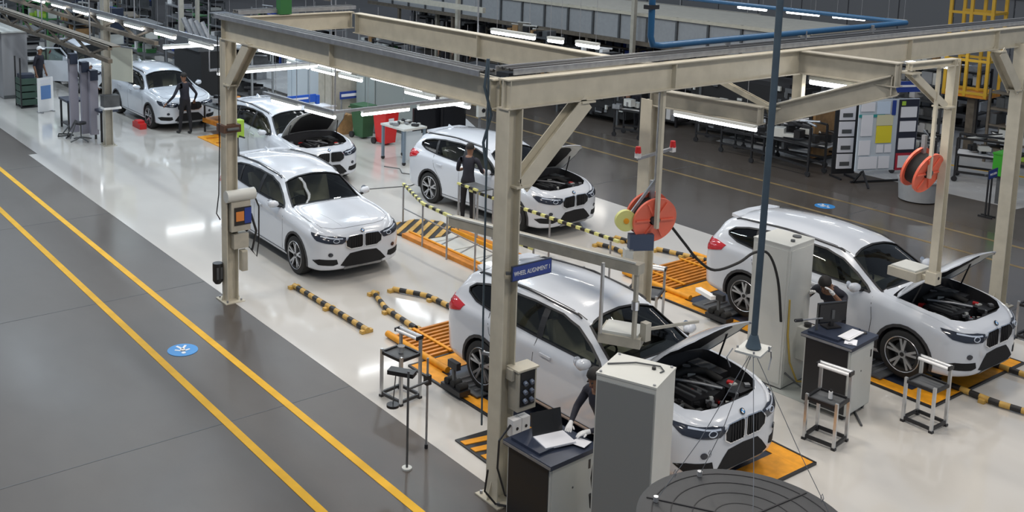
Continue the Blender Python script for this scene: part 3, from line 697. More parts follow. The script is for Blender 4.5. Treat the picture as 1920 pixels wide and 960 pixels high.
# ---------------------------------------------------------------- wheel alignment rigs (floor plates, gratings, pits)
def rig(y0, label, x0=6.75, x1=11.6, half=1.25, right_open=False):
    """steel base plate for one car: orange border, dark pit plates, grating ramp at the rear"""
    cx = (x0+x1)/2; t = thing('alignment_rig', label, 'platform', (cx, y0, .004)); L = x1-x0
    part('pit_floor', MB().box(0, 0, .010, L-.3, 2*half-.3, .012), NAVY, t)
    for s in (-1, 1):
        part('border_plate', MB().box(0, s*(half-.12), .014, L, .26, .024), YEL, t); part('border_edge', MB().box(0, s*half, .016, L+.04, .03, .03), BLACK, t)
    for e in (-1, 1):
        part('end_plate', MB().box(e*(L/2-.2), 0, .014, .42, 2*half-.3, .022), YEL, t); part('border_edge', MB().box(e*(L/2+.01), 0, .016, .03, 2*half, .03), BLACK, t)
    for wx in (cx-8.95-1.335, cx-8.95+1.335): pass
    for s in (-1, 1):
        for wx in (-1.25, 1.42):
            part('turn_plate', MB().box(wx, s*.80, .030, .62, .55, .03), MGREY, t)
            f = MB(); f.box(wx, s*.80, .05, .70, .60, .02); part('plate_frame', f, DGREY, t)
            r = MB()
            for k in range(4): r.cyl((wx-.2+.13*k, s*(.80-.22), .062), (wx-.2+.13*k, s*(.80+.22), .062), .02, n=8)
            part('rollers', r, STEEL, t)
    # grating ramp behind (towards +x)
    gx0, gx1 = L/2+.02, L/2+1.0; part('grating_frame', MB().box((gx0+gx1)/2, 0, .010, gx1-gx0, 1.9, .012), BROWN, t)
    for k in range(9):
        part('grating_bar', MB().box(gx0+.06+k*.108, 0, .035, .045, 1.84, .04), ORANGE, t)
    for s in (-.5, .5): part('cross_rail', MB().box((gx0+gx1)/2, s, .062, gx1-gx0, .05, .02), YEL, t)
    for s in (-1, 1): part('ramp_rail', MB().tube([(gx0-.5, s*.52*1.8, .06), (gx1+.05, s*.52*1.8, .06)], .05, 8), YEL, t, 50)
    return t
rA = rig(-9.35, 'orange-bordered alignment platform under the foreground car')
rB = rig(-14.42, 'orange-bordered alignment platform under the right-hand car')
def wheel_sensor(x, y, s, label, lamp=False):
    t = thing('wheel_sensor', label, 'sensor', (x, y, .06))
    part('sensor_base', MB().box(0, 0, .04, .42, .18, .07), BLACK, t)
    m = MB()
    for k in range(3): m.cyl((-.13+.13*k, -.08*s, .11), (-.13+.13*k, .06*s, .11), .05, n=12)
    part('roller_pack', m, RUBBER, t, 40)
    part('sensor_arm', MB().bar((0, .02*s, .1), (0, .04*s, .38), .04, .04), DGREY, t)
    part('sensor_head', MB().box(0, .03*s, .38, .20, .07, .10), BLACK, t)
    if lamp: part('light_panel', MB().box(.25, .05*s, .36, .10, .42, .06, 1.3), WHITEP, t)
wheel_sensor(10.55, -8.12, 1, 'black roller sensor beside the rear wheel of the foreground car')
wheel_sensor(10.25, -13.15, 1, 'black roller sensor with white panel beside the rear wheel of the right car', True)
# striped kerbs
def kerb(pts, label, r=.045, feet=True, group=None):
    pts = [Vector(p) for p in pts]; c = pts[0].copy(); t = thing('striped_kerb', label, 'kerb', c, 0, group)
    L = [(pts[i+1]-pts[i]).length for i in range(len(pts)-1)]; tot = sum(L); n = int(tot/.13)
    def at(s):
        for i, l_ in enumerate(L):
            if s <= l_+1e-6: return pts[i]+(pts[i+1]-pts[i])*(s/l_)-c
            s -= l_
        return pts[-1]-c
    for k in range(n):
        a, b = at(tot*k/n), at(tot*(k+1)/n); part('black_segment' if k % 2 else 'yellow_segment', MB().cyl(a, b, r, n=8), HBLK if k % 2 else YELH, t, 50)
    if feet:
        for k in (0, .5, 1): p = at(tot*min(k, .98)); part('foot', MB().box(p.x, p.y, -.025, .08, .2, .05), YELH, t)
    return t
Z = .055
kerb([(15.25, -8.22, Z), (12.93, -8.24, Z)], 'straight black and yellow kerb left of the others on the white floor')
kerb([(14.25, -9.18, Z), (13.5, -8.95, Z), (12.6, -8.90, Z)], 'bent black and yellow kerb leading to the near grating')
kerb([(14.2, -9.55, Z), (13.64, -9.85, Z), (12.7, -9.90, Z)], 'black and yellow kerb at the tail of the foreground car')
kerb([(14.1, -14.25, Z), (13.75, -14.33, Z), (12.6, -14.2, Z)], 'black and yellow kerb behind the foreground post, left of the far grating')
kerb([(14.2, -14.85, Z), (13.75, -14.9, Z)], 'short yellow kerb piece left of the small yellow disc')
kerb([(13.25, -15.0, Z), (12.2, -15.32, Z)], 'black and yellow kerb beyond the far orange grating')
kerb([(7.3, -13.95, Z), (6.75, -13.97, Z), (6.3, -13.96, Z), (5.6, -14.1, Z)], 'black and yellow kerb in front of the right car nose')
kerb([(7.1, -15.15, Z), (6.5, -15.2, Z), (5.5, -15.2, Z)], 'black and yellow kerb at the right edge past the right car')
def wedge(x, y, w_, l_, label, rz=0, n=6):
    t = thing('striped_ramp', label, 'ramp', (x, y, .004), rz)
    part('ramp_border', MB().prism([(-l_/2-.03, -w_/2-.03), (l_/2+.06, -w_/2-.03), (l_/2+.06, w_/2+.03), (-l_/2-.03, w_/2+.03)], 0, .012), BLACK, t)
    for k in range(n):
        a = -l_/2+l_*k/n; d_ = l_/n*.58
        part('yellow_stripe', MB().prism([(a+.12, -w_/2), (a+.12+d_, -w_/2), (a+d_-.02, w_/2), (a-.02, w_/2)], .010, .022), YELH, t)
    return t
t = thing('striped_ramp', 'black and orange striped wedge left of the foreground column', 'ramp', (9.1, -7.55, .004))
part('ramp_base', MB().prism([(.46, .18), (.42, -.45), (-.6, -.45), (-.6, .20), (-.2, .20)], 0, .02), BLACK, t)
for k in range(5): part('orange_stripe', MB().prism([(.38-k*.2, .16-.0*k), (.28-k*.2, .16), (.16-k*.2, -.42), (.27-k*.2, -.42)], .018, .03), YEL, t)
def clip(poly, nx, ny, d, keep):   # keep side nx*x+ny*y <= d (keep=1) or >= d (-1)
    out = []
    for i, p in enumerate(poly):
        q = poly[(i+1) % len(poly)]; a = (nx*p[0]+ny*p[1]-d)*keep; b = (nx*q[0]+ny*q[1]-d)*keep
        if a <= 0: out.append(p)
        if a*b < 0: u = a/(a-b); out.append((p[0]+(q[0]-p[0])*u, p[1]+(q[1]-p[1])*u))
    return out
t = thing('striped_ramp', 'black and yellow striped ramp at the end of the pit behind the closed-hood car', 'ramp', (16.75, -11.95, .004))
DP = [(.62, .40), (.62, -.30), (.25, -.62), (-.35, -.66), (-.62, -.1), (-.55, .42), (.05, .62)]
part('ramp_base', MB().prism(DP, 0, .03), HBLK, t)
for k in range(9):
    c0 = -.92+k*.21; pl = clip(clip(DP, .79, .60, c0, -1), .79, .60, c0+.10, 1)
    if len(pl) > 2: part('yellow_stripe', MB().prism(pl, .028, .042), YELH, t)
t = thing('inspection_pit', 'floor inspection channel with orange edge beams and grey cover sheets', 'pit', (14.8, -11.95, .004))
part('edge_beam', MB().box(0, .52, .04, 3.6, .16, .08), ORANGE, t); part('edge_beam', MB().box(-.1, -.52, .04, 3.2, .16, .08), ORANGE, t)
part('edge_lip', MB().box(0, .41, .05, 3.6, .05, .10), YEL, t); part('edge_lip', MB().box(-.1, -.41, .05, 3.2, .05, .10), YEL, t)
for k in range(6): part('cover_sheet', MB().box(1.45-k*.6, 0, .012, .56, .78, .02), LGREY, t)
for k in range(5): part('cross_strut', MB().bar((1.2-k*.6, -.36, .03), (.9-k*.6, .36, .03), .02, .015), STEEL, t)
t = thing('barrier_rail', 'low post barrier wrapped in yellow and black tape around the pit', 'railing', (15.3, -12, 0))
posts = [(17.3, -11.85), (15.9, -11.35), (15.05, -11.3), (14.2, -11.3), (12.7, -11.35), (11.6, -11.45), (12.3, -12.75), (13.9, -12.8)]
for x, y in posts: part('post', MB().cyl((x-15.3, y+12, 0), (x-15.3, y+12, .86), .018, n=8), STEEL, t, 50)
def tape(p, q, t, w_=.05):
    p = Vector(p); q = Vector(q); n = max(2, int((q-p).length/.11))
    for k in range(n): part('black_band' if k % 2 else 'yellow_band', MB().bar(p+(q-p)*k/n, p+(q-p)*(k+1)/n, w_, w_), HBLK if k % 2 else YELG, t)
seq = [(17.3, -11.85), (15.9, -11.35), (15.05, -11.3), (14.2, -11.3), (12.7, -11.35), (11.6, -11.45)]
for a, b in zip(seq, seq[1:]):
    if a[0] > 13: tape((a[0]-15.3, a[1]+12, .86), (b[0]-15.3, b[1]+12, .86), t)
tape((13.9-15.3, -.8, .86), (12.2-15.3, -.85, .86), t); tape((16.2-15.3, -.72, .86), (13.9-15.3, -.8, .86), t)
for z in (.35,): part('mid_rail', MB().bar((2.0, .15, z), (-3.7, .55, z), .015, .02), STEEL, t)
t = thing('tool_stand', 'bare steel stand with tape-wrapped top beside the worker at the barrier', 'stand', (15.9, -12.6, 0))
for x, y in ((.25, .2), (-.35, .2), (.25, -.2), (-.35, -.2)): part('leg', MB().bar((x, y, 0), (x, y, 1.02), .03, .03), STEEL, t)
part('top_tray', MB().box(-.05, 0, 1.02, .60, .40, .02), DGREY, t); tape((.27, .22, 1.06), (-.37, .22, 1.06), t, .04)
# rail with droppers over the foreground car
t = thing('overhead_rail', 'grey beam with two droppers and sensor box over the foreground car', 'rail', (8.35, -8.75, 2.4))
part('rail_beam', MB().bar((2.4, .60, -.03), (-.32, -.10, -.03), .15, .12), CREAMD, t); part('rail_lip', MB().bar((2.4, .68, .05), (-.30, -.02, .05), .03, .02), LGREY, t)
part('dropper', MB().bar((.02, .18, 0), (.02, .18, -.86), .032, .032), ALU, t); part('dropper', MB().bar((-.29, -.06, 0), (-.29, -.06, -.88), .042, .042), CREAMD, t)
part('sensor_box', MB().box(-.04, -.14, -.93, .50, .44, .12, .55), CREAMD, t); part('box_cover', MB().box(-.04, -.14, -.855, .43, .37, .03, .55), LGREY, t)
part('clamp', MB().cyl((-.29, -.06, -.42), (-.29, -.06, -.52), .045, n=8), CHROME, t); part('bracket_plate', MB().box(-.34, -.20, -.80, .09, .09, .22), CREAMD, t); part('side_arm', MB().bar((-.34, -.22, -.78), (-.45, -1.0, -.82), .03, .03), CREAMD, t)
part('support_post', MB().bar((1.57, .45, -2.38), (1.57, .45, -.08), .06, .06), CREAMD, t); part('post_foot', MB().box(1.57, .45, -2.38, .14, .14, .02), CREAMD, t)
t = thing('hanging_post', 'thick cream hanging post with sensor box over the right car', 'post', (6.80, -13.03, 1.78))
part('post_shaft', MB().ibeam((0, 0, 0), (0, 0, 2.92), .10, .12, .012, up=(0, 1, 0)), CREAM, t); part('end_bracket', MB().box(0, .02, .05, .14, .14, .16), CREAM, t)
part('sensor_box', MB().box(.38, -.10, .0, .40, .42, .12), CREAMD, t); part('box_cover', MB().box(.38, -.10, .07, .34, .36, .03), LGREY, t); part('box_arm', MB().bar((0, 0, .0), (.3, -.1, 0), .06, .06), CREAM, t)
part('bracket_hole', MB().cyl((-.075, .02, .06), (-.068, .02, .06), .02, n=10), BLACK, t)
t = thing('hanging_post', 'thin cream post hanging down in front of the near hose reel', 'post', (8.30, -9.37, 2.70))
part('post_shaft', MB().bar((0, 0, 1.69), (0, 0, 0), .045, .045), CREAM, t); part('post_flange', MB().box(0, 0, 1.69, .12, .12, .02), CREAM, t)
t = thing('hanging_post', 'thin cream post hanging down in front of the far hose reel', 'post', (6.80, -12.68, 3.2))
part('post_shaft', MB().bar((0, 0, 1.42), (0, 0, 0), .04, .04), CREAM, t); part('post_flange', MB().box(0, 0, 1.42, .10, .10, .02), CREAM, t)
# hose reels
def reel(x, y, z, rz, tilt, R_, label, hang):
    t = thing('hose_reel', label, 'hose reel', (x, y, z), rz); T = Matrix.Rotation(tilt, 3, 'Y')
    def tr(mb): mb.v = [tuple(T @ Vector(v)) for v in mb.v]; return mb
    for k, sx in enumerate((-.09, .09)):
        m = MB().lathe([(.07, sx-.006), (R_*.9, sx-.006), (R_, sx-.015), (R_, sx+.015), (R_*.9, sx+.006), (.07, sx+.006)], axis='x', n=40); part('side_disc', tr(m), ORR, t, 40)
        for q in range(6):
            a = q*PI/3; part('disc_rib', tr(MB().bar((sx*1.18, .07*math.cos(a), .07*math.sin(a)), (sx*1.18, R_*.88*math.cos(a), R_*.88*math.sin(a)), .02, .015, up=(1, 0, 0))), ORR, t)
    part('hose_coil', tr(MB().lathe([(.10, -.08), (R_*.78, -.08), (R_*.78, .08), (.10, .08)], axis='x', n=32)), RUBBER, t, 40)
    part('hub', tr(MB().cyl((-.13, 0, 0), (.13, 0, 0), .055, n=16)), DGREY, t, 40)
    part('reel_bracket', MB().bar((.0, 0, 0), (.0, hang, .45), .05, .05), STEEL, t)
    return t
reel(8.46, -9.44, 2.80, -.30, -.20, .29, 'orange-red hose reel in front of the cream column, above the small yellow disc', .0)
reel(6.95, -12.76, 3.27, -.05, -.30, .275, 'orange-red hose reel hanging in front of the notice board', .0)
t = thing('small_reel', 'small yellow-green cable reel left of the near hose reel', 'cable reel', (8.55, -9.10, 2.78), -.5)
part('reel_disc', MB().cyl((-.03, 0, 0), (.03, 0, 0), .13, n=24), mat('pale_yellow', (.62, .62, .22), .5), t, 40); part('reel_hub', MB().cyl((-.04, 0, 0), (.04, 0, 0), .035, n=10), YEL, t)
part('reel_plate', MB().box(.0, -.20, -.27, .10, .30, .20), mat('slate_blue', (.05, .07, .12), .5), t); part('socket_box', MB().box(0, -.05, -.42, .10, .10, .14), LGREY, t); part('reel_arm', MB().bar((0, 0, 0), (.0, -.35, .5), .03, .03), STEEL, t); part('hanger_bar', MB().bar((0, -.35, .5), (0, -.35, 1.6), .03, .03), STEEL, t)
t = thing('hose', 'dark hose sagging from the near hose reel to the grey cabinet', 'hose', (8.36, -10.5, 2.0))
part('hose_run', MB().tube(smooth_pts([(0, .80, .66), (0, .52, .38), (0, .26, .13), (0, -.08, -.07), (0, -.55, -.06), (0, -.86, .02), (-.04, -1.12, -.03), (-.10, -1.28, -.4), (-.14, -1.36, -1.0)]), .018, 8), RUBBER, t, 60)
t = thing('alarm_bracket', 'grey bracket with two red beacons across the cream column', 'beacon', (9.90, -11.05, 3.08))
part('bracket_arm', MB().bar((0, .33, -.02), (0, -.36, .04), .04, .04), STEEL, t)
for y in (.33, -.38):
    part('beacon_base', MB().box(0, y, .03, .06, .07, .08), WHITEP, t); part('beacon_lens', MB().cyl((0, y, .06), (0, y, .15), .045, .035, 14), RED, t, 40)
# hanging pipe and disc
t = thing('hanging_pipe', 'blue-grey pipe descending from the ceiling with a flange at its foot', 'pipe', (2.86, -3.93, 4.46))
part('pipe_shaft', MB().tube([(.02, -.06, 5.5), (.0, -.02, 1.2), (0, 0, .06)], .0155, 12), TEAL, t, 50)
part('pipe_collar', MB().cyl((0, 0, .01), (0, 0, .07), .036, .018, 14), TEAL, t, 50); part('flange_plate', MB().box(0, 0, 0, .12, .15, .010, .3), LGREY, t)
for sx, sy in ((1, 1), (1, -1), (-1, 1), (-1, -1)): part('bolt', MB().cyl((.045*sx, .055*sy, -.01), (.045*sx, .055*sy, .015), .005, n=6), STEEL, t)
for p in ((.06, .07), (.06, -.07), (-.06, -.05)): part('cable_clamp', MB().tube([(p[0], p[1], 0), (p[0]+.01, p[1]*1.4, -.04), (p[0], p[1]+.01, -.09)], .003, 6), STEEL, t)
t = thing('ceiling_disc', 'big round dark grey disc hung on wires at the bottom edge', 'disc', (2.84, -3.93, 3.62))
DISC = mat('grey_mesh_disc', (.030, .031, .034), .55, noise=.15, nscale=20)
part('disc_plate', MB().lathe([(.02, .0), (.485, -.02), (.505, -.03), (.505, -.075), (.48, -.08), (.02, -.07)], n=64), DISC, t, 40)
DR = mat('dark_groove', (.016, .016, .019), .7)
for r_ in (.14, .24, .34, .43): part('ring_groove', MB().lathe([(r_, -.004-.04*r_), (r_+.005, -.004-.04*r_), (r_+.005, .002-.04*r_), (r_, .002-.04*r_)], n=64), DR, t)
for a in (.5, 2.6, 4.7): part('spoke_groove', MB().bar((.05*math.cos(a), .05*math.sin(a), .0), (.47*math.cos(a), .47*math.sin(a), -.018), .008, .006), DR, t)
for a in (.55, -.35, 2.3, 3.9):
    e = Vector((.42*math.cos(a), .42*math.sin(a), -.01)); part('suspension_wire', MB().tube([e, e*.55+Vector((0, 0, .35)), Vector((.02, .0, .84))], .0018, 5), STEEL, t)
    part('wire_anchor', MB().cyl(e-Vector((0, 0, .005)), e+Vector((0, 0, .022)), .013, n=8), ALU, t)
    mid = e*.8+Vector((0, 0, .16)); part('turnbuckle', MB().tube([mid+Vector((0, 0, -.02)), mid+Vector((.008, 0, 0)), mid+Vector((0, 0, .02)), mid+Vector((-.008, 0, 0))], .002, 5, True), STEEL, t)

# ---------------------------------------------------------------- cabinets and desks
t = thing('control_cabinet', 'tall plain grey cabinet in front of the foreground car, right of the laptop desk', 'cabinet', (6.64, -7.32, 0), .39)
part('cabinet_body', MB().box(0, 0, 1.03, .60, .54, 2.02), LGREY, t)
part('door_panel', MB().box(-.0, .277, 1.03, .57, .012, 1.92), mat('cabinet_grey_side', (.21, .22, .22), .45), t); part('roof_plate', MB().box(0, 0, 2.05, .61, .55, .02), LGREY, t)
part('plinth', MB().box(0, 0, .03, .58, .52, .06), DGREY, t); part('roof_cable', MB().tube([(.28, .05, 2.07), (.05, -.12, 2.075), (-.18, -.17, 2.075), (-.24, -.10, 2.07), (-.22, -.05, 2.065)], .008, 6), DGREY, t)
part('cable_gland', MB().cyl((-.14, -.1, 2.06), (-.14, -.1, 2.085), .02, n=10), BLACK, t)
for sx in (-1, 1):
    for sy in (-1, 1): part('lifting_bolt', MB().cyl((.27*sx, .24*sy, 2.06), (.27*sx, .24*sy, 2.075), .014, n=8), STEEL, t)
t = thing('control_cabinet', 'tall grey cabinet behind the blue-grey pipe with a small box on its side', 'cabinet', (8.5, -12.2, 0), .08)
part('cabinet_body', MB().box(0, 0, 1.03, .56, .60, 2.0), LGREY, t); part('roof_plate', MB().box(0, 0, 2.04, .57, .61, .02), LGREY, t)
part('plinth', MB().box(0, 0, .03, .54, .58, .06), DGREY, t); part('side_door', MB().box(0, .305, 1.03, .50, .012, 1.9), LGREY, t); part('front_door', MB().box(-.285, 0, 1.03, .012, .54, 1.9), LGREY, t)
part('cable_gland', MB().cyl((-.1, -.16, 2.05), (-.1, -.16, 2.07), .06, n=16), DGREY, t); part('cable_gland', MB().cyl((-.18, .08, 2.05), (-.18, .08, 2.08), .03, n=10), DGREY, t)
part('side_box', MB().box(-.38, -.12, .62, .18, .22, .46), LGREY, t); part('box_socket', MB().cyl((-.475, -.12, .70), (-.468, -.12, .70), .04, n=14), DGREY, t); part('box_knob', MB().cyl((-.38, -.12, .85), (-.38, -.12, .90), .05, n=12), BLACK, t)
part('yellow_conduit', MB().tube([(-.30, .26, 1.3), (-.31, .26, .8), (-.33, .20, .4), (-.40, .1, .12), (-.45, -.2, .05)], .014, 6), mat('mustard', (.42, .30, .06), .5), t)
part('floor_cable', MB().tube([(-.3, .25, .25), (-.5, .1, .05), (-.6, -.2, .35), (-.5, -.35, .55), (-.55, -.42, .3), (-.9, -.3, .02), (-1.5, .4, .02)], .015, 6), DGREY, t)
part('grey_mat', MB().box(-.5, .05, .006, .7, .7, .006), mat('grey_mat_paint', (.34, .36, .34), .5), t)
t = thing('wall_socket_cable', 'black cable with plug hanging beside the tall plain cabinet', 'cable', (7.12, -7.30, .1)); part('cable_run', MB().tube([(0, 0, .9), (.02, .02, .6), (0, 0, .35), (.0, .0, .05)], .010, 6), BLACK, t); part('plug', MB().cyl((.01, .01, .42), (.0, .0, .28), .035, n=10), BLACK, t)
def desk(x, y, rz, label, h=.98):
    t = thing('computer_desk', label, 'desk', (x, y, 0), rz)
    part('desk_body', MB().box(0, 0, h/2+.02, .62, .64, h-.12), LGREY, t); part('side_panel', MB().box(0, .326, h/2+.02, .58, .012, h-.16), BLACK, t)
    part('front_panel', MB().box(-.316, 0, h/2+.02, .012, .60, h-.16), LGREY, t); part('desk_top', MB().box(0, 0, h-.03, .70, .72, .05), NAVY, t)
    part('rear_shelf', MB().box(.08, 0, h+.01, .42, .60, .03), NAVY, t); part('top_edge', MB().box(0, .362, h-.03, .70, .006, .03), STEEL, t)
    for sx in (-1, 1):
        for sy in (-1, 1): part('caster', MB().cyl((.24*sx, .26*sy-.02, .035), (.24*sx, .26*sy+.02, .035), .035, n=12), BLACK, t)
    part('door_lock', MB().cyl((-.325, .0, .62), (-.318, 0, .62), .012, n=8), DGREY, t); part('vent_slot', MB().box(-.323, -.24, .80, .004, .03, .10), BLACK, t)
    return t
desk(7.54, -7.08, .05, 'black-sided desk carrying an open laptop beside the foreground column')
desk(7.50, -12.12, .10, 'white and black desk carrying a monitor beside the grey cabinet with side box', 1.03)
t = thing('laptop', 'open laptop with white keyboard deck on the near desk', 'laptop', (7.52, -7.08, .995), -.2)
part('keyboard_deck', MB().box(.0, -.02, .012, .26, .36, .02), PAPER, t); part('screen_lid', MB().bar((.14, -.02, .02), (.20, -.02, .25), .36, .012, up=(1, 0, 0)), SCREEN, t)
t = thing('document_sheet', 'white sheet lying on the near desk by the laptop', 'paper', (7.36, -7.30, .995), .3); part('sheet', MB().box(0, 0, .002, .21, .16, .003), PAPER, t); part('clip', MB().box(.09, 0, .005, .02, .06, .006), STEEL, t)
t = thing('monitor', 'black flat monitor standing on the white and black desk', 'monitor', (7.66, -12.15, 1.06), -.35)
part('screen', MB().box(0, 0, .20, .03, .44, .28), SCREEN, t); part('screen_back', MB().box(-.02, 0, .20, .012, .40, .24), BLACK, t); part('stand', MB().bar((0, 0, 0), (0, 0, .12), .05, .05), BLACK, t); part('stand_foot', MB().box(0, 0, .008, .16, .22, .014), BLACK, t)
part('rear_arm', MB().bar((-.03, 0, .12), (-.03, 0, .24), .04, .02), DGREY, t)
t = thing('keyboard', 'white keyboard on the desk with the monitor', 'keyboard', (7.36, -12.15, 1.045), .1); part('key_base', MB().box(0, 0, .006, .16, .40, .012), WHITEP, t); part('keys', MB().box(.0, 0, .014, .12, .36, .006), PAPER, t)
t = thing('computer_mouse', 'black mouse beside the white keyboard', 'mouse', (7.32, -12.40, 1.02), .1); part('mouse_body', MB().lathe([(.0, .03), (.02, .028), (.035, .01), (.035, .0), (0, 0)], n=12), BLACK, t, 50)
t = thing('torque_tool', 'black bar tool poking out over the monitor desk', 'tool', (7.75, -11.75, 1.20), .4); part('tool_shaft', MB().cyl((.1, .25, .06), (-.15, -.2, 0), .012, n=8), STEEL, t); part('tool_grip', MB().cyl((.1, .25, .06), (.04, .14, .045), .022, n=10), BLACK, t); part('tool_rest', MB().bar((-.1, -.12, -.15), (-.1, -.12, .02), .03, .03), DGREY, t)
t = thing('document_sheet', 'white paper lying on the monitor desk edge', 'paper', (7.25, -11.98, 1.03), .5); part('sheet', MB().box(0, 0, .002, .15, .20, .003), PAPER, t); part('clip', MB().box(0, .08, .005, .05, .02, .006), STEEL, t)
# electrical boxes on column B and A
t = thing('socket_panel', 'grey switch box with blue sockets fixed on the foreground column', 'switch box', (8.14, -7.18, 1.32))
part('box_body', MB().box(0, 0, 0, .16, .26, .46), CREAMD, t); part('black_front', MB().box(-.085, 0, .02, .012, .20, .38), BLACK, t); part('box_lid', MB().box(0, 0, .24, .20, .30, .02), CREAM, t)
for k in range(3):
    for j in (-1, 1): part('socket', MB().cyl((-.09, .045*j, .10-.10*k), (-.125, .045*j, .085-.10*k), .026, n=12), mat('socket_blue', (.13, .16, .22), .4), t, 40)
part('side_flange', MB().box(.02, .16, .18, .10, .04, .12), CREAMD, t)
t = thing('twin_socket', 'pale twin socket below the switch box on the foreground column', 'socket', (8.12, -7.13, .90))
for j in (-1, 1): part('socket_half', MB().box(0, .062*j, 0, .10, .115, .20), WHITEP, t); part('socket_hole', MB().cyl((-.055, .062*j, .0), (-.05, .062*j, 0), .018, n=8), BLACK, t)
t = thing('cable_loop', 'thin black cable looping down the foreground column to the floor', 'cable', (8.1, -6.98, 0))
part('cable_run', MB().tube([(0, -.02, .95), (.02, .12, .8), (.0, .15, .5), (0, .03, .15), (-.05, -.15, .02), (-.4, -.15, .02)], .012, 6), BLACK, t); part('cable_drop', MB().tube([(.1, .2, .45), (.12, .22, .2), (.05, .12, .05), (-.1, -.05, .02)], .012, 6), BLACK, t)
t = thing('control_box', 'grey control unit with yellow and blue display on the left column', 'control box', (15.26, -7.22, 1.45))
part('unit_body', MB().box(0, 0, 0, .14, .34, .50), CREAMD, t); part('top_roll', MB().cyl((-.02, .24, .34), (-.02, -.26, .34), .10, n=14), LGREY, t, 50)
part('orange_display', MB().box(-.075, .02, .0, .012, .14, .16), mat('warm_display', (.65, .22, .05), .4), t); part('blue_panel', MB().box(-.075, -.12, .0, .012, .12, .26), BLUES, t); part('display_frame', MB().box(-.072, -.03, .0, .010, .30, .30), BLACK, t)
part('lower_box', MB().box(0, 0, -.42, .16, .26, .24), CREAMD, t)
part('cable_bundle', MB().tube([(-.02, -.26, .3), (-.03, -.34, .1), (-.02, -.34, -.5), (-.02, -.30, -.75), (0, -.2, -.6)], .014, 6), BLACK, t); part('cable_bundle', MB().tube([(-.02, -.20, .0), (-.05, -.28, -.3), (-.02, -.22, -.62), (0, -.1, -.5)], .022, 6), BLACK, t)
t = thing('small_motor', 'small black motor box low on the left column', 'motor box', (15.45, -6.92, .48)); part('motor_body', MB().cyl((0, 0, -.14), (0, 0, .16), .085, n=12), BLACK, t, 40); part('motor_cap', MB().cyl((0, 0, -.19), (0, 0, -.14), .05, .085, 12), BLACK, t, 40); part('motor_plate', MB().box(-.07, .0, .0, .02, .10, .20), DGREY, t)
t = thing('grey_junction_box', 'small beige junction box low on the left column, right side', 'junction box', (15.2, -7.26, .70)); part('box_body', MB().box(0, 0, 0, .12, .10, .34), CREAM, t); part('box_lid', MB().box(-.065, 0, 0, .012, .08, .30), CREAMD, t)
t = thing('column_clamp', 'brown clamp band round the left column at mid height', 'clamp', (15.36, -7.1, 2.90)); part('band', MB().box(0, 0, 0, .28, .30, .12), mat('rust_brown', (.10, .05, .03), .6), t); part('band_bolt', MB().cyl((-.16, -.1, 0), (-.16, .1, 0), .025, n=8), DGREY, t)
# signs
def sign(x, y, z, w_, h_, txt, label, rz, size, squash=1., post=None):
    t = thing('station_sign', label, 'sign', (x, y, z), rz)
    part('sign_board', MB().box(0, 0, 0, .02, w_, h_), BLUES, t); part('sign_rim', MB().box(.004, 0, 0, .02, w_+.02, h_+.02), NAVY, t)
    lettering(txt, size, t, WHITEP, (-.012, 0, -.005), (PI/2, 0, -PI/2), squash)
    part('sign_hanger', MB().bar((.02, w_/2-.03, 0), (.06, w_/2+.04, 0), .03, .03), DGREY, t)
    return t
sign(8.13, -7.25, 2.64, .54, .15, 'WHEEL ALIGNMENT 1', 'blue sign with white letters on the foreground column', .0, .070, .74)
sign(10.88, -22.9, 1.0, .46, .18, 'WHEEL ALIGN 2', 'small blue sign with white letters near the green tub at right', .1, .07, .7)
# ---------------------------------------------------------------- alloy trolleys
def trolley(x, y, rz, label, h=.90, w_=.34, l_=.38, tray=.55, handle=True):
    t = thing('alloy_trolley', label, 'trolley', (x, y, .004), rz, None)
    for sx in (-1, 1):
        for sy in (-1, 1):
            hh = h if sx < 2 and sy < 0 and handle else tray+.05
            part('leg', MB().bar((sx*l_/2, sy*w_/2, .03), (sx*l_/2, sy*w_/2, hh), .035, .035), ALU, t)
            part('foot', MB().box(sx*l_/2, sy*w_/2, .015, .05, .05, .03), BLACK, t)
    for z, nm_ in ((.05, 'base_bar'), (tray, 'tray_rim')):
        for s in (-1, 1):
            part(nm_, MB().bar((-l_/2, s*w_/2, z), (l_/2, s*w_/2, z), .03, .04), BLACK, t); part(nm_, MB().bar((s*l_/2, -w_/2, z), (s*l_/2, w_/2, z), .03, .04), BLACK, t)
    part('tray_floor', MB().box(0, 0, tray-.01, l_, w_, .012), DGREY, t)
    if handle:
        part('handle_bar', MB().cyl((-l_/2-.02, -w_/2, h), (l_/2+.02, -w_/2, h), .028, n=10), ALU, t, 50)
        part('handle_bar', MB().cyl((-l_/2-.02, -w_/2+.07, h-.01), (l_/2+.02, -w_/2+.07, h-.01), .022, n=10), WHITEP, t, 50)
        for s in (-1, 1): part('handle_cap', MB().box(s*(l_/2+.02), -w_/2+.035, h, .02, .12, .05), BLACK, t)
    return t
trolley(7.03, -11.22, .15, 'alloy trolley with black tray in front of the white and black desk')
trolley(6.57, -12.68, .0, 'alloy trolley with black tray in front of the right car wheel', .80)
trolley(10.9, -7.47, .15, 'alloy trolley with black tray on the white floor left of the near rig', .86, tray=.62)
trolley(10.85, -12.05, .5, 'alloy trolley with silver parts between the two rigs', .90, .5, .5)
trolley(7.1, -16.75, .0, 'alloy trolley at the right edge, cut by the picture', .95)
t = thing('bottle', 'small white bottle in the tray of the trolley by the desk', 'bottle', (7.0, -11.22, .565)); part('bottle_body', MB().cyl((0, 0, 0), (0, 0, .09), .025, n=10), WHITEP, t, 40); part('bottle_cap', MB().cyl((0, 0, .09), (0, 0, .12), .015, n=8), BLACK, t)
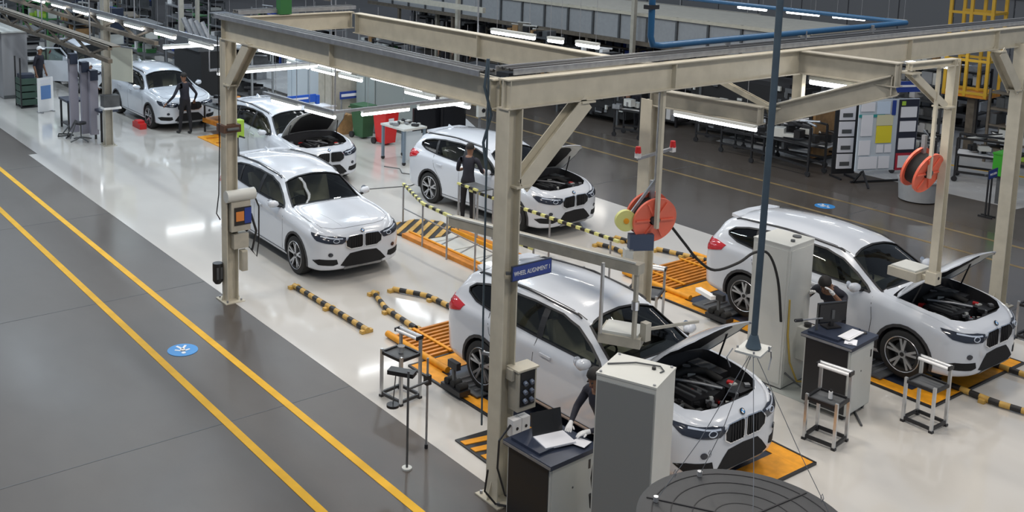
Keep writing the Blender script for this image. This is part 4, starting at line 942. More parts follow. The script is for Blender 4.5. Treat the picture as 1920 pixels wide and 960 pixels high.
t = thing('metal_cup', 'small silver cup on the tray of the left trolley', 'cup', (10.9, -7.47, .635)); part('cup_body', MB().cyl((0, 0, 0), (0, 0, .08), .04, .045, 12), ALU, t, 40); part('cup_rim', MB().lathe([(.042, .08), (.05, .08), (.05, .09), (.042, .09)], n=14), ALU, t)
t = thing('mirror_stand', 'thin black stand with tray and round foot beside the left trolley', 'stand', (9.95, -6.85, 0)); t.location = (9.36, -6.52, .0)
part('stand_pole', MB().cyl((0, 0, 0), (0, 0, 1.20), .014, n=8), DGREY, t, 50); part('pole_foot', MB().cyl((0, 0, 0), (0, 0, .02), .06, n=14), LGREY, t)
part('tray_arm', MB().box(.16, -.02, 1.12, .32, .13, .05, .6), BLACK, t); part('round_plate', MB().cyl((.28, .02, .66), (.28, .02, .69), .075, n=18), BLACK, t, 40); part('plate_rod', MB().cyl((.28, .02, .68), (.25, .0, 1.12), .007, n=6), DGREY, t)
part('cross_arm', MB().bar((0, 0, .98), (.1, -.35, .95), .02, .02), DGREY, t)
t = thing('pole_stand', 'thin grey pole with a black clamp right of the thin black stand', 'pole', (9.74, -6.95, .0)); t.location = (9.62, -6.98, .0)
part('pole_shaft', MB().cyl((0, 0, .02), (0, 0, 1.15), .014, n=8), STEEL, t, 50); part('pole_clamp', MB().box(0, 0, .88, .07, .07, .12), BLACK, t); part('pole_tip', MB().cyl((0, 0, 0), (0, 0, .05), .022, n=8), BLACK, t)
# ---------------------------------------------------------------- people
SKIN = mat('skin_brown', (.22, .11, .065), .55); HAIR = mat('black_hair', (.012, .010, .009), .7); GLOVE = mat('white_glove', (.75, .75, .75), .8)
SHIRT_D = mat('dark_shirt', (.018, .018, .030), .8, noise=.2); TROUS = mat('black_trousers', (.012, .012, .016), .85); SHIRT_B = mat('blue_shirt', (.03, .07, .20), .8); SHIRT_G = mat('grey_shirt', (.20, .20, .21), .8)
HIVIS = mat('hi_vis_vest', (.45, .70, .05), .7); SHOE = mat('dark_shoe', (.015, .015, .015), .5)
def person(label, loc, rz, shirt, hands=SKIN, lean=0., armR=None, armL=None, turn=0., cap=None, knee=0., stride=.0, vest=False, group=None, sleeve=0):
    """one continuous skinned body; faces +x. arm = (elbow, wrist) points"""
    t = thing('person', label, 'person', loc, rz, group)
    L = Matrix.Rotation(lean, 3, 'Y')
    def up(v): v = Vector(v)-Vector((0, 0, .95)); return L @ v+Vector((0, 0, .95))
    V = []; E_ = []; R_ = []; MI = []
    def nv(p, r, par=None, mi=1, ry=None):
        V.append(Vector(p)); R_.append((r, ry or r))
        if par is not None: E_.append((par, len(V)-1)); MI.append(mi)
        return len(V)-1
    pel = nv((0, 0, .95), .125, ry=.15); wa = nv(up((0, 0, 1.10)), .115, pel, 1, .14); ch = nv(up((.01, 0, 1.30)), .125, wa, 1, .165); ub = nv(up((0, 0, 1.41)), .085, ch, 1, .12)
    nk = nv(up((.01, 0, 1.49)), .052, ub, 0); cn = nv(up((.03, 0, 1.555)), .068, nk, 0); sk = nv(up((.02, 0, 1.64)), .086, cn, 0); tp = nv(up((.01, 0, 1.705)), .062, sk, 0)
    for s, arm in ((-1, armR), (1, armL)):
        sh = nv(up((0, .18*s, 1.41)), .062, ub, 1)
        el, wr = arm if arm else ((.0, .26*s, 1.13), (.08, .27*s, .88))
        el = Vector(el); wr = Vector(wr); up_ = nv(up((0, .215*s, 1.34)), .052, sh, 1)
        e = nv(el, .042, up_, 1); f = nv(el*.45+wr*.55, .036, e, sleeve); w_ = nv(wr, .026, f, sleeve)
        d = (wr-el).normalized(); sd = d.cross(Vector((0, 0, 1))); sd = sd.normalized() if sd.length > .1 else Vector((1, 0, 0)); dn_ = Vector((0, 0, -1))
        if abs(d.z) > .8: sd = Vector((1, 0, 0))
        dn_ = d.cross(sd).normalized()
        pa = nv(wr+d*.075, .030, w_, 3)
        for q in range(4):
            o_ = (q-1.5)*.019; ln = (.060, .072, .068, .052)[q]
            k1 = nv(wr+d*.10+sd*o_, .0105, pa, 3); k2 = nv(wr+d*(.10+ln*.55)+sd*o_*1.05+dn_*.012, .0095, k1, 3); nv(wr+d*(.10+ln*.9)+sd*o_*1.05+dn_*.032, .008, k2, 3)
        k1 = nv(wr+d*.05-sd*.036+dn_*.01, .0115, pa, 3); nv(wr+d*.085-sd*.055+dn_*.02, .0095, k1, 3)
        hp = nv((0, .09*s, .90), .088, pel, 2); st = stride*s
        kn = nv((knee+st*.5, .10*s, .50), .060, hp, 2); cf = nv((st*.8-.01, .10*s, .34), .055, kn, 2); an = nv((st, .10*s, .09), .040, cf, 2)
        he = nv((st+.02, .10*s, .045), .042, an, 4); nv((st+.16, .11*s, .035), .034, he, 4)
    me = bpy.data.meshes.new('body'); me.from_pydata([tuple(v) for v in V], E_, []); o = bpy.data.objects.new('tmp', me); C.objects.link(o)
    m = o.modifiers.new('s', 'SKIN'); m.use_smooth_shade = True; sv = me.skin_vertices[0].data
    for i, r in enumerate(R_): sv[i].radius = r
    sv[0].use_root = True
    o.modifiers.new('ss', 'SUBSURF').levels = 1
    bm_ = new_eval(o); bpy.data.objects.remove(o); bm_.name = 'body'; bm_.materials.clear()
    for mm in (SKIN, shirt, TROUS, hands, SHOE): bm_.materials.append(mm)
    segs = [(V[a], V[b]-V[a], max((V[b]-V[a]).length_squared, 1e-9)) for a, b in E_]
    for p in bm_.polygons:
        c = p.center; best = 1e9; bi = 0
        for i, (a, ab, l2) in enumerate(segs):
            u = max(0, min(1, (c-a).dot(ab)/l2)); dd = (c-a-ab*u).length_squared
            if dd < best: best = dd; bi = i
        p.material_index = MI[bi]; p.use_smooth = True
    part('body', bm_, [], t)
    hc = up((.015, 0, 1.66)); F = L @ Vector((1, 0, 0)); U = L @ Vector((0, 0, 1)); S = Vector((0, 1, 0))
    hr = MB(); vs = []; fs = []
    for i in range(7):
        th = PI*.62*i/6
        for k in range(14):
            ph = 2*PI*k/14; bx = math.cos(ph); x = .098*math.sin(th)*bx-.012; y = .088*math.sin(th)*math.sin(ph); z = .095*math.cos(th)+.01
            if bx > .3 and z < .03: z = .03+.02*(z-.03); x = min(x, .070)
            vs.append(hc+F*x+S*y+U*z)
    for i in range(6):
        for k in range(14): l_ = (k+1) % 14; fs.append((i*14+k, i*14+l_, (i+1)*14+l_, (i+1)*14+k))
    part('cap' if cap else 'hair', hr.add(vs, fs), cap or HAIR, t, 50)
    if cap: part('cap_peak', MB().bar(hc+F*.06+U*.04, hc+F*.16+U*.02, .13, .012), cap, t)
    part('nose', MB().add([hc+F*.083+U*.0, hc+F*.088+S*.014-U*.045, hc+F*.088-S*.014-U*.045, hc+F*.112-U*.040], [(0, 1, 3), (0, 3, 2), (1, 2, 3), (0, 2, 1)]), SKIN, t)
    for s in (-1, 1):
        part('eye', MB().cyl(hc+F*.076+S*.030*s-U*.008, hc+F*.090+S*.030*s-U*.008, .010, n=8), BLACK, t); part('ear', MB().cyl(hc+S*.078*s-U*.02, hc+S*.096*s-U*.02, .024, .018, 8), SKIN, t)
    part('mouth', MB().bar(hc+F*.086+S*.022-U*.075, hc+F*.086-S*.022-U*.075, .008, .008), mat('lip', (.16, .05, .045), .5), t)
    if vest:
        for s in (-1, 1): part('reflective_strap', MB().tube([up((.12, .09*s, 1.12)), up((.14, .09*s, 1.3)), up((.06, .09*s, 1.46)), up((-.12, .09*s, 1.3)), up((-.12, .09*s, 1.1))], .022, 6), HIVIS, t)
    return t
# the worker at the laptop, mostly behind the plain cabinet
person('worker in black with white gloves typing at the laptop desk', (7.50, -7.90, 0), PI/2+.1, SHIRT_D, GLOVE, .42, ((.25, -.27, 1.14), (.44, -.18, 1.06)), ((.27, .27, 1.14), (.46, .10, 1.07)), sleeve=1)
person('worker with a white glove behind the monitor by the right-hand car', (8.22, -13.12, 0), PI/2+.25, SHIRT_D, GLOVE, .80, ((.45, -.26, 1.16), (.60, -.16, 1.28)), ((.52, .26, 1.18), (.62, .16, 1.34)))
person('worker in dark shirt at the driver window behind the tape barrier', (16.45, -12.86, 0), -1.0, SHIRT_D, SKIN, .10, ((.10, -.27, 1.15), (.34, -.22, 1.14)), ((.10, .27, 1.15), (.34, .14, 1.16)))
person('worker in black seen from behind at the nose of the far car', (27.75, -11.5, 0), .2, SHIRT_D, SKIN, .05, ((-.02, -.38, 1.12), (.16, -.44, .92)), ((-.02, .38, 1.12), (.14, .50, .92)), stride=.12, sleeve=1)
person('worker in dark clothes and white cap beside the grey cupboard at far left', (35.2, -9.55, 0), -2.4, SHIRT_D, SKIN, .08, cap=mat('white_cap', (.7, .7, .7), .6))
person('worker in blue shirt and white cap behind the tool stands', (31.0, -9.75, 0), -2.0, SHIRT_B, SKIN, .15, ((.12, -.27, 1.15), (.30, -.22, 1.05)), None, cap=mat('white_cap', (.7, .7, .7), .6))
person('worker with hi-vis straps walking between the far benches', (34.8, -17.4, 0), -2.2, SHIRT_D, SKIN, .0, stride=.16, vest=True)
person('worker in grey shirt standing beyond the long beam, left one', (33.0, -24.5, 0), 2.6, SHIRT_G, SKIN, .05, group=None)
person('worker in grey shirt standing beyond the long beam, right one', (31.9, -24.6, 0), 2.2, mat('pale_shirt', (.5, .5, .52), .8), SKIN, .05)
person('worker leaning at the dark trolleys under the main beam', (21.3, -22.9, 0), .6, SHIRT_D, SKIN, .3, ((.15, -.25, 1.1), (.36, -.2, 1.0)), ((.15, .25, 1.1), (.36, .2, 1.0)))
# ---------------------------------------------------------------- left background
t = thing('grey_cupboard', 'tall grey metal cupboard row at the far left edge', 'cupboard', (37.2, -8.95, 0))
for k in range(3): part('door_panel', MB().box(-1.0+k*1.0, 0, 1.1, .96, .8, 2.15), mat('cupboard_grey', (.26, .26, .27), .5), t)
part('cupboard_top', MB().box(0, 0, 2.2, 3.1, .84, .05), LGREY, t); part('cupboard_base', MB().box(0, 0, .06, 3.0, .78, .1), DGREY, t)
t = thing('tool_rack', 'dark green rack of drawers beside the white printed board at left', 'rack', (34.1, -8.85, 0))
for k in range(4): part('drawer', MB().box(0, 0, .18+.22*k, .62, .50, .18), mat('dark_green', (.04, .08, .06), .6), t)
part('rack_frame', MB().box(.0, -.02, .02, .66, .52, .04), BLACK, t); part('blue_cloth', MB().prism([(-.25, -.2), (.2, -.22), (.25, .2), (-.2, .22)], .93, 1.05), NAVY, t)
for s in (-1, 1): part('rack_post', MB().bar((.3*s, .24, 0), (.3*s, .24, 1.6), .04, .04), BLACK, t)
t = thing('notice_board', 'white standing panel with a blue sheet at far left', 'notice board', (32.9, -9.1, 0), .3)
part('panel', MB().box(0, 0, .55, .05, .52, 1.05), WHITEP, t); part('blue_sheet', MB().box(-.03, 0, .62, .01, .34, .42), mat('pale_blue', (.12, .24, .50), .6), t); part('white_label', MB().box(-.03, 0, .95, .01, .34, .14), PAPER, t)
for s in (-1, 1): part('panel_foot', MB().box(0, .2*s, .015, .3, .05, .03), STEEL, t)
t = thing('screw_station', 'blue-grey assembly tool stand with vertical guides left of the grey column', 'stand', (28.9, -8.75, 0))
for k, (x, y) in enumerate(((0, 0), (-.35, -.2), (-.6, -.35))): part('guide_mast', MB().bar((x, y, .15), (x, y, 2.2-.15*k), .22, .14), mat('lilac_grey', (.30, .29, .34), .5), t); part('mast_head', MB().box(x, y, 2.2-.2*k, .26, .2, .28), NAVY, t)
for k in range(3): part('tripod_leg', MB().tube([(-.1*k, 0, .5), (.3-.35*k, .25, .06)], .02, 6), DGREY, t)
part('hose_loop', MB().tube([(-.2, .1, .1), (.2, .4, .03), (.5, .3, .03), (.3, .0, .03), (-.2, .3, .04)], .02, 6), RUBBER, t)
t = thing('small_table', 'small dark table with white underside panel left of the tool stand', 'table', (30.1, -9.05, 0))
part('table_top', MB().box(0, 0, .85, .8, .5, .06), NAVY, t)
for sx in (-1, 1):
    for sy in (-1, 1): part('leg', MB().bar((.35*sx, .2*sy, 0), (.35*sx, .2*sy, .84), .05, .05), BLACK, t)
part('white_panel', MB().box(.05, 0, .5, .5, .02, .5), WHITEP, t); part('lower_shelf', MB().box(0, 0, .15, .7, .42, .04), BLACK, t)
t = thing('small_table', 'small dark table with white panel right of the tool stand', 'table', (28.1, -9.35, 0))
part('table_top', MB().box(0, 0, .85, .6, .5, .06), NAVY, t); part('white_panel', MB().box(.0, .18, .5, .3, .02, .4), WHITEP, t)
for sx in (-1, 1): part('leg', MB().bar((.25*sx, .2, 0), (.25*sx, .2, .84), .05, .05), BLACK, t)
t = thing('wheeled_stool', 'black tripod stool at the foot of the grey column', 'stool', (28.2, -8.7, 0))
for k in range(4): part('leg', MB().tube([(0, 0, .14), (.32*math.cos(k*PI/2+.3), .32*math.sin(k*PI/2+.3), .05)], .02, 6), DGREY, t)
part('stool_post', MB().cyl((0, 0, .1), (0, 0, .5), .02, n=8), DGREY, t); part('seat', MB().cyl((0, 0, .5), (0, 0, .55), .15, n=16), BLACK, t)
t = thing('column_box', 'dark switch box with white lip on the tall grey column', 'switch box', (27.25, -9.2, 1.25)); part('box_body', MB().box(0, 0, 0, .3, .42, .3), DGREY, t); part('white_lip', MB().box(-.05, 0, -.18, .34, .46, .05), WHITEP, t)
t = thing('white_screen', 'pale translucent sheet hanging behind the tall grey column', 'sheet', (28.75, -9.95, 2.0)); part('sheet', MB().prism([(-.5, -.25), (.4, .05), (.4, .07), (-.5, -.23)], -.5, .45), mat('pale_sheet', (.60, .60, .50), .5), t); part('top_bar', MB().bar((-.6, -.28, .47), (.5, .08, .47), .04, .04), STEEL, t)
t = thing('parts_bin', 'orange wheeled parts cart in front of the far car, right of its worker', 'cart', (27.25, -12.45, 0), .1)
part('cart_tray', MB().box(0, 0, .35, 1.1, .75, .12), ORANGE, t)
for sx in (-1, 1):
    for sy in (-1, 1): part('cart_post', MB().bar((.5*sx, .33*sy, .0), (.5*sx, .33*sy, .85), .04, .04), BLACK, t)
part('upper_shelf', MB().box(0, 0, .8, 1.1, .75, .04), DGREY, t)
s_ = MB(); rr = random.Random(5)
for k in range(26): s_.mi(k % 3).box(rr.uniform(-.45, .45), rr.uniform(-.3, .3), rr.uniform(.84, 1.05), rr.uniform(.05, .2), rr.uniform(.05, .15), rr.uniform(.05, .2), rr.uniform(0, 3))
part('loose_parts', s_, [BLACK, STEEL, ORANGE], t)['kind'] = 'stuff'
t = thing('floor_plate', 'orange floor plate left of the left column', 'platform', (25.9, -12.2, .005)); part('plate', MB().prism([(-1.4, -.9), (1.3, -.9), (1.25, .60), (-1.4, .60)], 0, .02), YEL, t)
for k in range(4): part('plate_rib', MB().bar((-1.1+k*.65, .5, .03), (-1.2+k*.65, -.8, .03), .06, .02), ORANGE, t)
t = thing('red_wheel_chock', 'red chock under the sill of the far car', 'chock', (29.2, -10.7, 0)); part('chock_body', MB().prism([(-.3, -.1), (.3, -.1), (.3, .1), (-.3, .1)], 0, .16), RED, t); part('chock_step', MB().prism([(-.15, -.1), (.15, -.1), (.15, .1), (-.15, .1)], .16, .22), RED, t)
# ---------------------------------------------------------------- middle background
def wheelie(x, y, m, label, h=.90):
    t = thing('wheeled_bin', label, 'bin', (x, y, 0), .1)
    vs = []
    for z, a, b in ((.06, .18, .20), (h, .23, .28)): vs += [(-b, -a, z), (b, -a, z), (b, a, z), (-b, a, z)]
    part('bin_body', MB().add(vs, [(3, 2, 1, 0), (4, 5, 6, 7), (0, 1, 5, 4), (1, 2, 6, 5), (2, 3, 7, 6), (3, 0, 4, 7)]), m, t)
    part('lid', MB().box(.0, 0, h+.03, .60, .50, .06), m, t); part('handle', MB().cyl((.38, -.24, h-.04), (.38, .24, h-.04), .02, n=6), m, t)
    for s in (-1, 1): part('wheel', MB().cyl((.24, .20*s, .09), (.24, .26*s, .09), .09, n=14), BLACK, t)
    return t
r_ = wheelie(23.75, -15.65, RED, 'red wheeled bin beside the green bin'); part('white_sticker', MB().box(-.30, .05, .72, .01, .18, .10, 0), PAPER, r_)
wheelie(24.75, -15.55, mat('bin_green', (.03, .10, .04), .5), 'dark green wheeled bin beside the red bin')
t = thing('carton', 'brown cardboard carton left of the green bin', 'box', (25.6, -15.35, 0)); part('carton_body', MB().box(0, 0, .28, .5, .45, .55), WOOD, t); part('carton_flap', MB().bar((-.25, .22, .56), (-.4, .25, .62), .4, .01), WOOD, t)
t = thing('white_carton', 'white box on the floor left of the brown carton', 'box', (26.5, -15.3, 0)); part('box_body', MB().box(0, 0, .33, .5, .45, .65), WHITEP, t); part('box_lid', MB().box(0, 0, .67, .54, .5, .04), PAPER, t)
t = thing('wheeled_table', 'pale blue-grey wheeled work table behind the tail of the third car', 'table', (21.9, -14.98, 0), .05)
part('table_top', MB().box(0, 0, .92, 1.0, .74, .05), LGREY, t); part('side_panel', MB().box(-.40, 0, .48, .03, .50, .72), mat('pale_panel', (.50, .56, .60), .4), t)
for sx in (-1, 1):
    for sy in (-1, 1): part('leg', MB().bar((.45*sx, .32*sy, .08), (.45*sx, .32*sy, .92), .06, .06), mat('blue_grey_leg', (.16, .21, .26), .4), t); part('caster', MB().cyl((.45*sx-.02, .32*sy, .05), (.45*sx+.02, .32*sy, .05), .05, n=12), BLACK, t)
m = MB(); rr = random.Random(9)
for k in range(14): m.mi(k % 3).box(rr.uniform(-.4, .4), rr.uniform(-.3, .3), .98, rr.uniform(.05, .22), rr.uniform(.04, .14), rr.uniform(.03, .1), rr.uniform(0, 3))
part('small_tools', m, [STEEL, BLACK, LGREY], t)['kind'] = 'stuff'
t = thing('floor_cable', 'dark cable lying on the pale floor before the wheeled table', 'cable', (21.0, -14.2, .012)); part('cable_run', MB().tube([(.6, 0, 0), (.2, -.2, 0), (-.2, .0, 0), (-.7, -.3, 0), (-1.0, -.1, 0), (-1.3, .5, 0), (-1.0, 1.6, 0)], .012, 6), DGREY, t)
def booth(x, y, lx, ly, h, m, label, rz=0, panels=3):
    t = thing('machine_booth', label, 'cabinet', (x, y, 0), rz); part('booth_core', MB().box(0, 0, h/2, lx-.04, ly-.04, h-.02), m, t)
    for k in range(panels): part('front_panel', MB().box(-lx/2-.01, -ly/2+ly*(k+.5)/panels, h/2, .03, ly/panels-.04, h-.12), m, t)
    for k in range(2): part('side_panel', MB().box(-lx/2+lx*(k+.5)/2, ly/2+.01, h/2, lx/2-.04, .03, h-.12), m, t)
    part('top_plate', MB().box(0, 0, h, lx+.04, ly+.04, .04), m, t); return t
booth(25.5, -17.0, 1.0, 1.8, 1.8, mat('booth_teal_grey', (.30, .35, .35), .5), 'tall pale grey-green booth behind the red bin', panels=1)
booth(26.7, -15.9, .8, .9, 1.7, CREAMD, 'beige booth with blue sign left of the grey-green booth', panels=1)
t = thing('blue_sign', 'blue and white sign on the beige booth', 'sign', (26.05, -15.93, 1.0)); part('sign_board', MB().box(0, 0, 0, .03, .75, .22), BLUES, t); part('white_band', MB().box(-.02, 0, 0, .01, .68, .08), PAPER, t); part('sign_post', MB().bar((.04, .3, -1.0), (.04, .3, -.1), .04, .04), STEEL, t)
t = thing('blue_sign', 'bright blue sign above the roof of the second car', 'sign', (25.4, -13.93, 1.15)); part('sign_board', MB().box(0, 0, 0, .05, .9, .22), mat('bright_blue', (.02, .10, .50), .4), t); part('sign_side', MB().box(0, -.5, -.05, .1, .1, .25), mat('bright_blue', (.02, .10, .50), .4), t); part('sign_text_band', MB().box(-.03, .05, .02, .01, .5, .05), PAPER, t); part('sign_post', MB().bar((.04, 0, -1.15), (.04, 0, -.1), .04, .04), STEEL, t)
booth(29.6, -16.5, .6, 1.2, 1.6, mat('window_blue_white', (.55, .62, .68), .25), 'pale blue-white glazed cabinet behind the second car', panels=3)
booth(29.2, -17.6, .6, .8, 1.5, mat('booth_grey2', (.33, .38, .40), .4), 'grey-blue cabinet with bright streaks right of the glazed cabinet', panels=2)
t = thing('dark_screen', 'large dark monitor above the grey wheeled table, left one', 'monitor', (22.9, -16.45, .30)); part('screen', MB().box(0, 0, .45, .08, .85, .62), SCREEN, t); part('stand_post', MB().box(.05, 0, -.3, .1, .1, .9), DGREY, t); part('frame', MB().box(.03, 0, .45, .06, .92, .70), BLACK, t)
t = thing('dark_screen', 'large dark monitor above the grey wheeled table, right one', 'monitor', (22.7, -17.2, .30)); part('screen', MB().box(0, 0, .45, .08, .75, .62), SCREEN, t); part('stand_post', MB().box(.05, 0, -.3, .1, .1, .9), DGREY, t); part('frame', MB().box(.03, 0, .45, .06, .82, .70), BLACK, t)
t = thing('meter_box', 'small pale meter box right of the two dark monitors', 'meter', (22.4, -17.9, -.45)); part('meter_body', MB().box(0, 0, 1.4, .1, .25, .35), LGREY, t); part('meter_post', MB().box(.05, 0, .9, .05, .05, .9), STEEL, t); part('dial', MB().cyl((-.055, -.05, 1.4), (-.07, -.05, 1.4), .06, n=12), BLACK, t)
t = thing('green_tool_cart', 'lime green tool box on a stand beside the second car window', 'tool box', (23.2, -10.95, 0)); part('tool_box', MB().box(0, 0, 1.05, .22, .26, .42), LIME, t); part('stand_post', MB().bar((0, 0, 0), (0, 0, .85), .05, .05), DGREY, t); part('stand_foot', MB().box(0, 0, .02, .4, .4, .04), BLACK, t); part('side_arm', MB().bar((.3, .1, .9), (-.3, -.05, .86), .03, .03), BLACK, t)
# generic shop furniture
def rack(x, y, rz, w_, d_, h, ns, label, seed, fm=DGREY, cols=None, group=None):
    t = thing('storage_rack', label, 'rack', (x, y, 0), rz, group); rr = random.Random(seed)
    for sx in (-1, 1):
        for sy in (-1, 1): part('upright', MB().bar((sx*w_/2, sy*d_/2, 0), (sx*w_/2, sy*d_/2, h), .06, .06), fm, t)
    for k in range(ns):
        z = .15+(h-.25)*k/max(1, ns-1); part('shelf', MB().box(0, 0, z, w_, d_, .05), fm, t)
        m = MB()
        if k < ns-1 or rr.random() < .5:
            xx = -w_/2+.12
            while xx < w_/2-.15:
                bw = rr.uniform(.1, .38); hh = rr.uniform(.08, min(.42, (h-.25)/max(1, ns-1)-.1))
                if rr.random() < .85: m.mi(rr.randrange(5)).box(xx+bw/2, rr.uniform(-.1, .1)*d_, z+.03+hh/2, bw*.85, d_*rr.uniform(.4, .9), hh, rr.uniform(-.15, .15))
                if rr.random() < .5: m.mi(rr.randrange(5)).cyl((xx, -d_*.3, z+.03+hh), (xx+bw, d_*.2, z+.08+hh), rr.uniform(.02, .05), n=6)
                xx += bw
        if m.v: part('stored_parts', m, cols or [BLACK, DGREY, STEEL, LGREY, BLACKM], t)['kind'] = 'stuff'
    return t
def cart(x, y, rz, label, seed, l_=1.3, w_=.7, h=1.0, group=None, tilt=False, white=False):
    t = thing('parts_cart', label, 'cart', (x, y, 0), rz, group); rr = random.Random(seed)
    for sx in (-1, 1):
        for sy in (-1, 1):
            part('post', MB().bar((sx*l_/2, sy*w_/2, .12), (sx*l_/2, sy*w_/2, h), .045, .045), BLACK, t); part('caster', MB().cyl((sx*l_/2, sy*w_/2-.02, .07), (sx*l_/2, sy*w_/2+.02, .07), .07, n=10), BLACK, t)
    for z in (.25, h*.62, h): part('deck_frame', MB().bar((-l_/2, -w_/2, z), (l_/2, -w_/2, z+(.1 if tilt else 0)), .05, .05).bar((-l_/2, w_/2, z), (l_/2, w_/2, z+(.1 if tilt else 0)), .05, .05), BLACK, t)
    part('deck', MB().box(0, 0, h*.62, l_, w_, .04), WHITEP if white else DGREY, t)
    m = MB()
    for k in range(12): m.mi(rr.randrange(4)).box(rr.uniform(-.45, .45)*l_, rr.uniform(-.4, .4)*w_, h*.62+rr.uniform(.05, .25), rr.uniform(.1, .35), rr.uniform(.05, .3), rr.uniform(.05, .22), rr.uniform(0, 3))
    for k in range(6): m.mi(rr.randrange(4)).cyl((rr.uniform(-.5, .5)*l_, rr.uniform(-.5, .5)*w_, h), (rr.uniform(-.5, .5)*l_, rr.uniform(-.5, .5)*w_, h+.1), .03, n=6)
    part('loaded_parts', m, [BLACK, BLACKM, STEEL, LGREY], t)['kind'] = 'stuff'
    return t
cart(17.6, -23.4, .1, 'black parts cart left of the blue-grey pipe beyond the yellow lines', 1); cart(20.9, -22.3, .3, 'bright metal ladder cart under the main beam', 2, .8, .6, 1.3, white=True)
cart(16.1, -23.0, .0, 'long black two-deck cart right of the blue-grey pipe', 3, 1.7, .7, 1.25, tilt=True); cart(16.4, -24.2, .2, 'low cart with white deck behind the blue-grey pipe', 4, 1.4, .8, .8, white=True)
cart(18.9, -24.0, .3, 'dark cart with white boxes left of the white deck cart', 6, 1.4, .8, .9, white=True); cart(13.9, -25.3, .2, 'black cart behind the wide notice board', 8, 1.0, .7, 1.0)
t = thing('wooden_panel', 'brown wooden panel left of the standing sheets', 'panel', (16.05, -24.5, -.3)); part('panel_board', MB().box(0, 0, 1.3, .08, 1.1, 1.7), WOOD, t); part('panel_frame', MB().box(.06, 0, 1.3, .05, 1.2, 1.8), BLACK, t); part('panel_base', MB().box(.06, 0, .47, .05, 1.2, .3), BLACK, t)
# notice boards
BW = PI+.30
t = thing('sheet_stand', 'narrow black stand holding five white printed sheets', 'notice board', (14.72, -23.35, 0), -.45)
part('back_panel', MB().box(.03, 0, 1.2, .04, .62, 2.2), BLACK, t)
for k in range(5): s = part('printed_sheet', MB().box(-.005, 0, .42+.41*k, .02, .42, .37), PAPER, t); part('sheet_print', MB().box(-.02, 0, .36+.41*k, .008, .26, .10), DGREY, s)
for s in (-1, 1): part('stand_foot', MB().bar((-.25, .2*s, .02), (.25, .2*s, .02), .05, .04), BLACK, t)
t = thing('notice_board', 'wide notice board of coloured sheets under a blue header sign', 'notice board', (13.75, -23.55, 0), -.40)
part('board_panel', MB().box(.02, 0, 1.25, .04, 1.62, 1.75), mat('board_pale', (.50, .56, .62), .5), t); part('dark_strip', MB().box(-.005, -.52, 1.25, .02, .55, 1.72), mat('board_navy', (.02, .022, .04), .5), t)
cols = [(-.52, 1.80, .44, .26, PAPER), (-.52, 1.45, .44, .26, PAPER), (-.52, 1.02, .44, .28, PAPER), (-.52, .58, .40, .30, PAPER), (.60, 1.95, .36, .22, PAPER), (.18, 1.92, .36, .30, mat('pale_sheet2', (.55, .66, .80), .6)), (.60, 1.50, .30, .52, PAPER), (.62, .95, .30, .36, PAPER), (.50, .58, .5, .30, PAPER), (.06, .58, .30, .3, PAPER), (.12, 1.62, .44, .26, mat('cream_sheet', (.62, .60, .40), .6)), (.12, 1.27, .42, .42, mat('yellow_sheet', (.72, .62, .03), .6)), (.20, .92, .18, .20, PAPER), (-.02, .92, .18, .20, PAPER)]
for y, z, w_, h_, m_ in cols: part('sheet', MB().box(-.02, y, z, .015, w_, h_), m_, t)
part('teal_strip', MB().box(-.015, .48, 1.73, .01, .7, .07), mat('teal_sheet', (.03, .28, .28), .6), t); part('red_frame', MB().box(-.018, -.52, .58, .01, .52, .42), mat('dark_red', (.40, .02, .04), .6), t); part('blue_strip', MB().box(-.03, -.10, 1.92, .012, .10, .36), BLUES, t); part('lime_tag', MB().box(-.03, -.36, 2.02, .012, .10, .10), LIME, t)
part('header_sign', MB().box(.0, -.1, 2.42, .04, 1.35, .26), BLUES, t)
for y in (.3, -.4): part('header_text', MB().box(-.022, y, 2.44, .008, .5, .05), PAPER, t)
for s in (-1, 1): part('stand_leg', MB().bar((.0, .6*s, .38), (-.3, .62*s, .02), .04, .04), BLACK, t); part('stand_leg', MB().bar((.0, .6*s, .38), (.3, .62*s, .02), .04, .04), BLACK, t)
part('cross_foot', MB().bar((.3, -.7, .03), (.3, .7, .03), .04, .04), BLACK, t)
t = thing('grey_tub', 'round grey tub under the far hose reel', 'tub', (12.55, -23.0, 0)); part('tub_body', MB().lathe([(.0, .03), (.42, .03), (.46, .5), (.44, .5), (.40, .06), (0, .06)], n=32), MGREY, t, 40); part('tub_rim', MB().lathe([(.44, .48), (.49, .48), (.49, .52), (.44, .52)], n=32), MGREY, t, 40)
t = thing('sign_stand', 'thin black two-post stand below the small blue sign at right', 'stand', (10.95, -22.95, 0))
for s in (-1, 1): part('post', MB().bar((0, .07*s, 0), (0, .07*s, .93), .03, .03), BLACK, t); part('post_foot', MB().box(0, .07*s, .02, .3, .04, .04), BLACK, t)
t = thing('green_crate', 'bright green crate right of the white bench beyond the sign', 'crate', (11.33, -24.4, .92)); part('crate_body', MB().box(0, 0, .0, .35, .5, .5), mat('bright_green', (.04, .34, .02), .5), t); part('crate_rim', MB().box(0, 0, .26, .38, .53, .04), mat('bright_green', (.04, .34, .02), .5), t); part('crate_stand', MB().box(0, 0, -.6, .2, .3, .7), DGREY, t)
rack(16.6, -26.8, .05, 2.4, .6, 2.1, 5, 'black shelf rack behind the notice board', 11); rack(12.4, -28.6, .0, 2.6, .7, 2.0, 5, 'cluttered brown rack beyond the pale floor at right', 12, BROWN, [WOOD, BROWN, DGREY, LGREY, LIME])
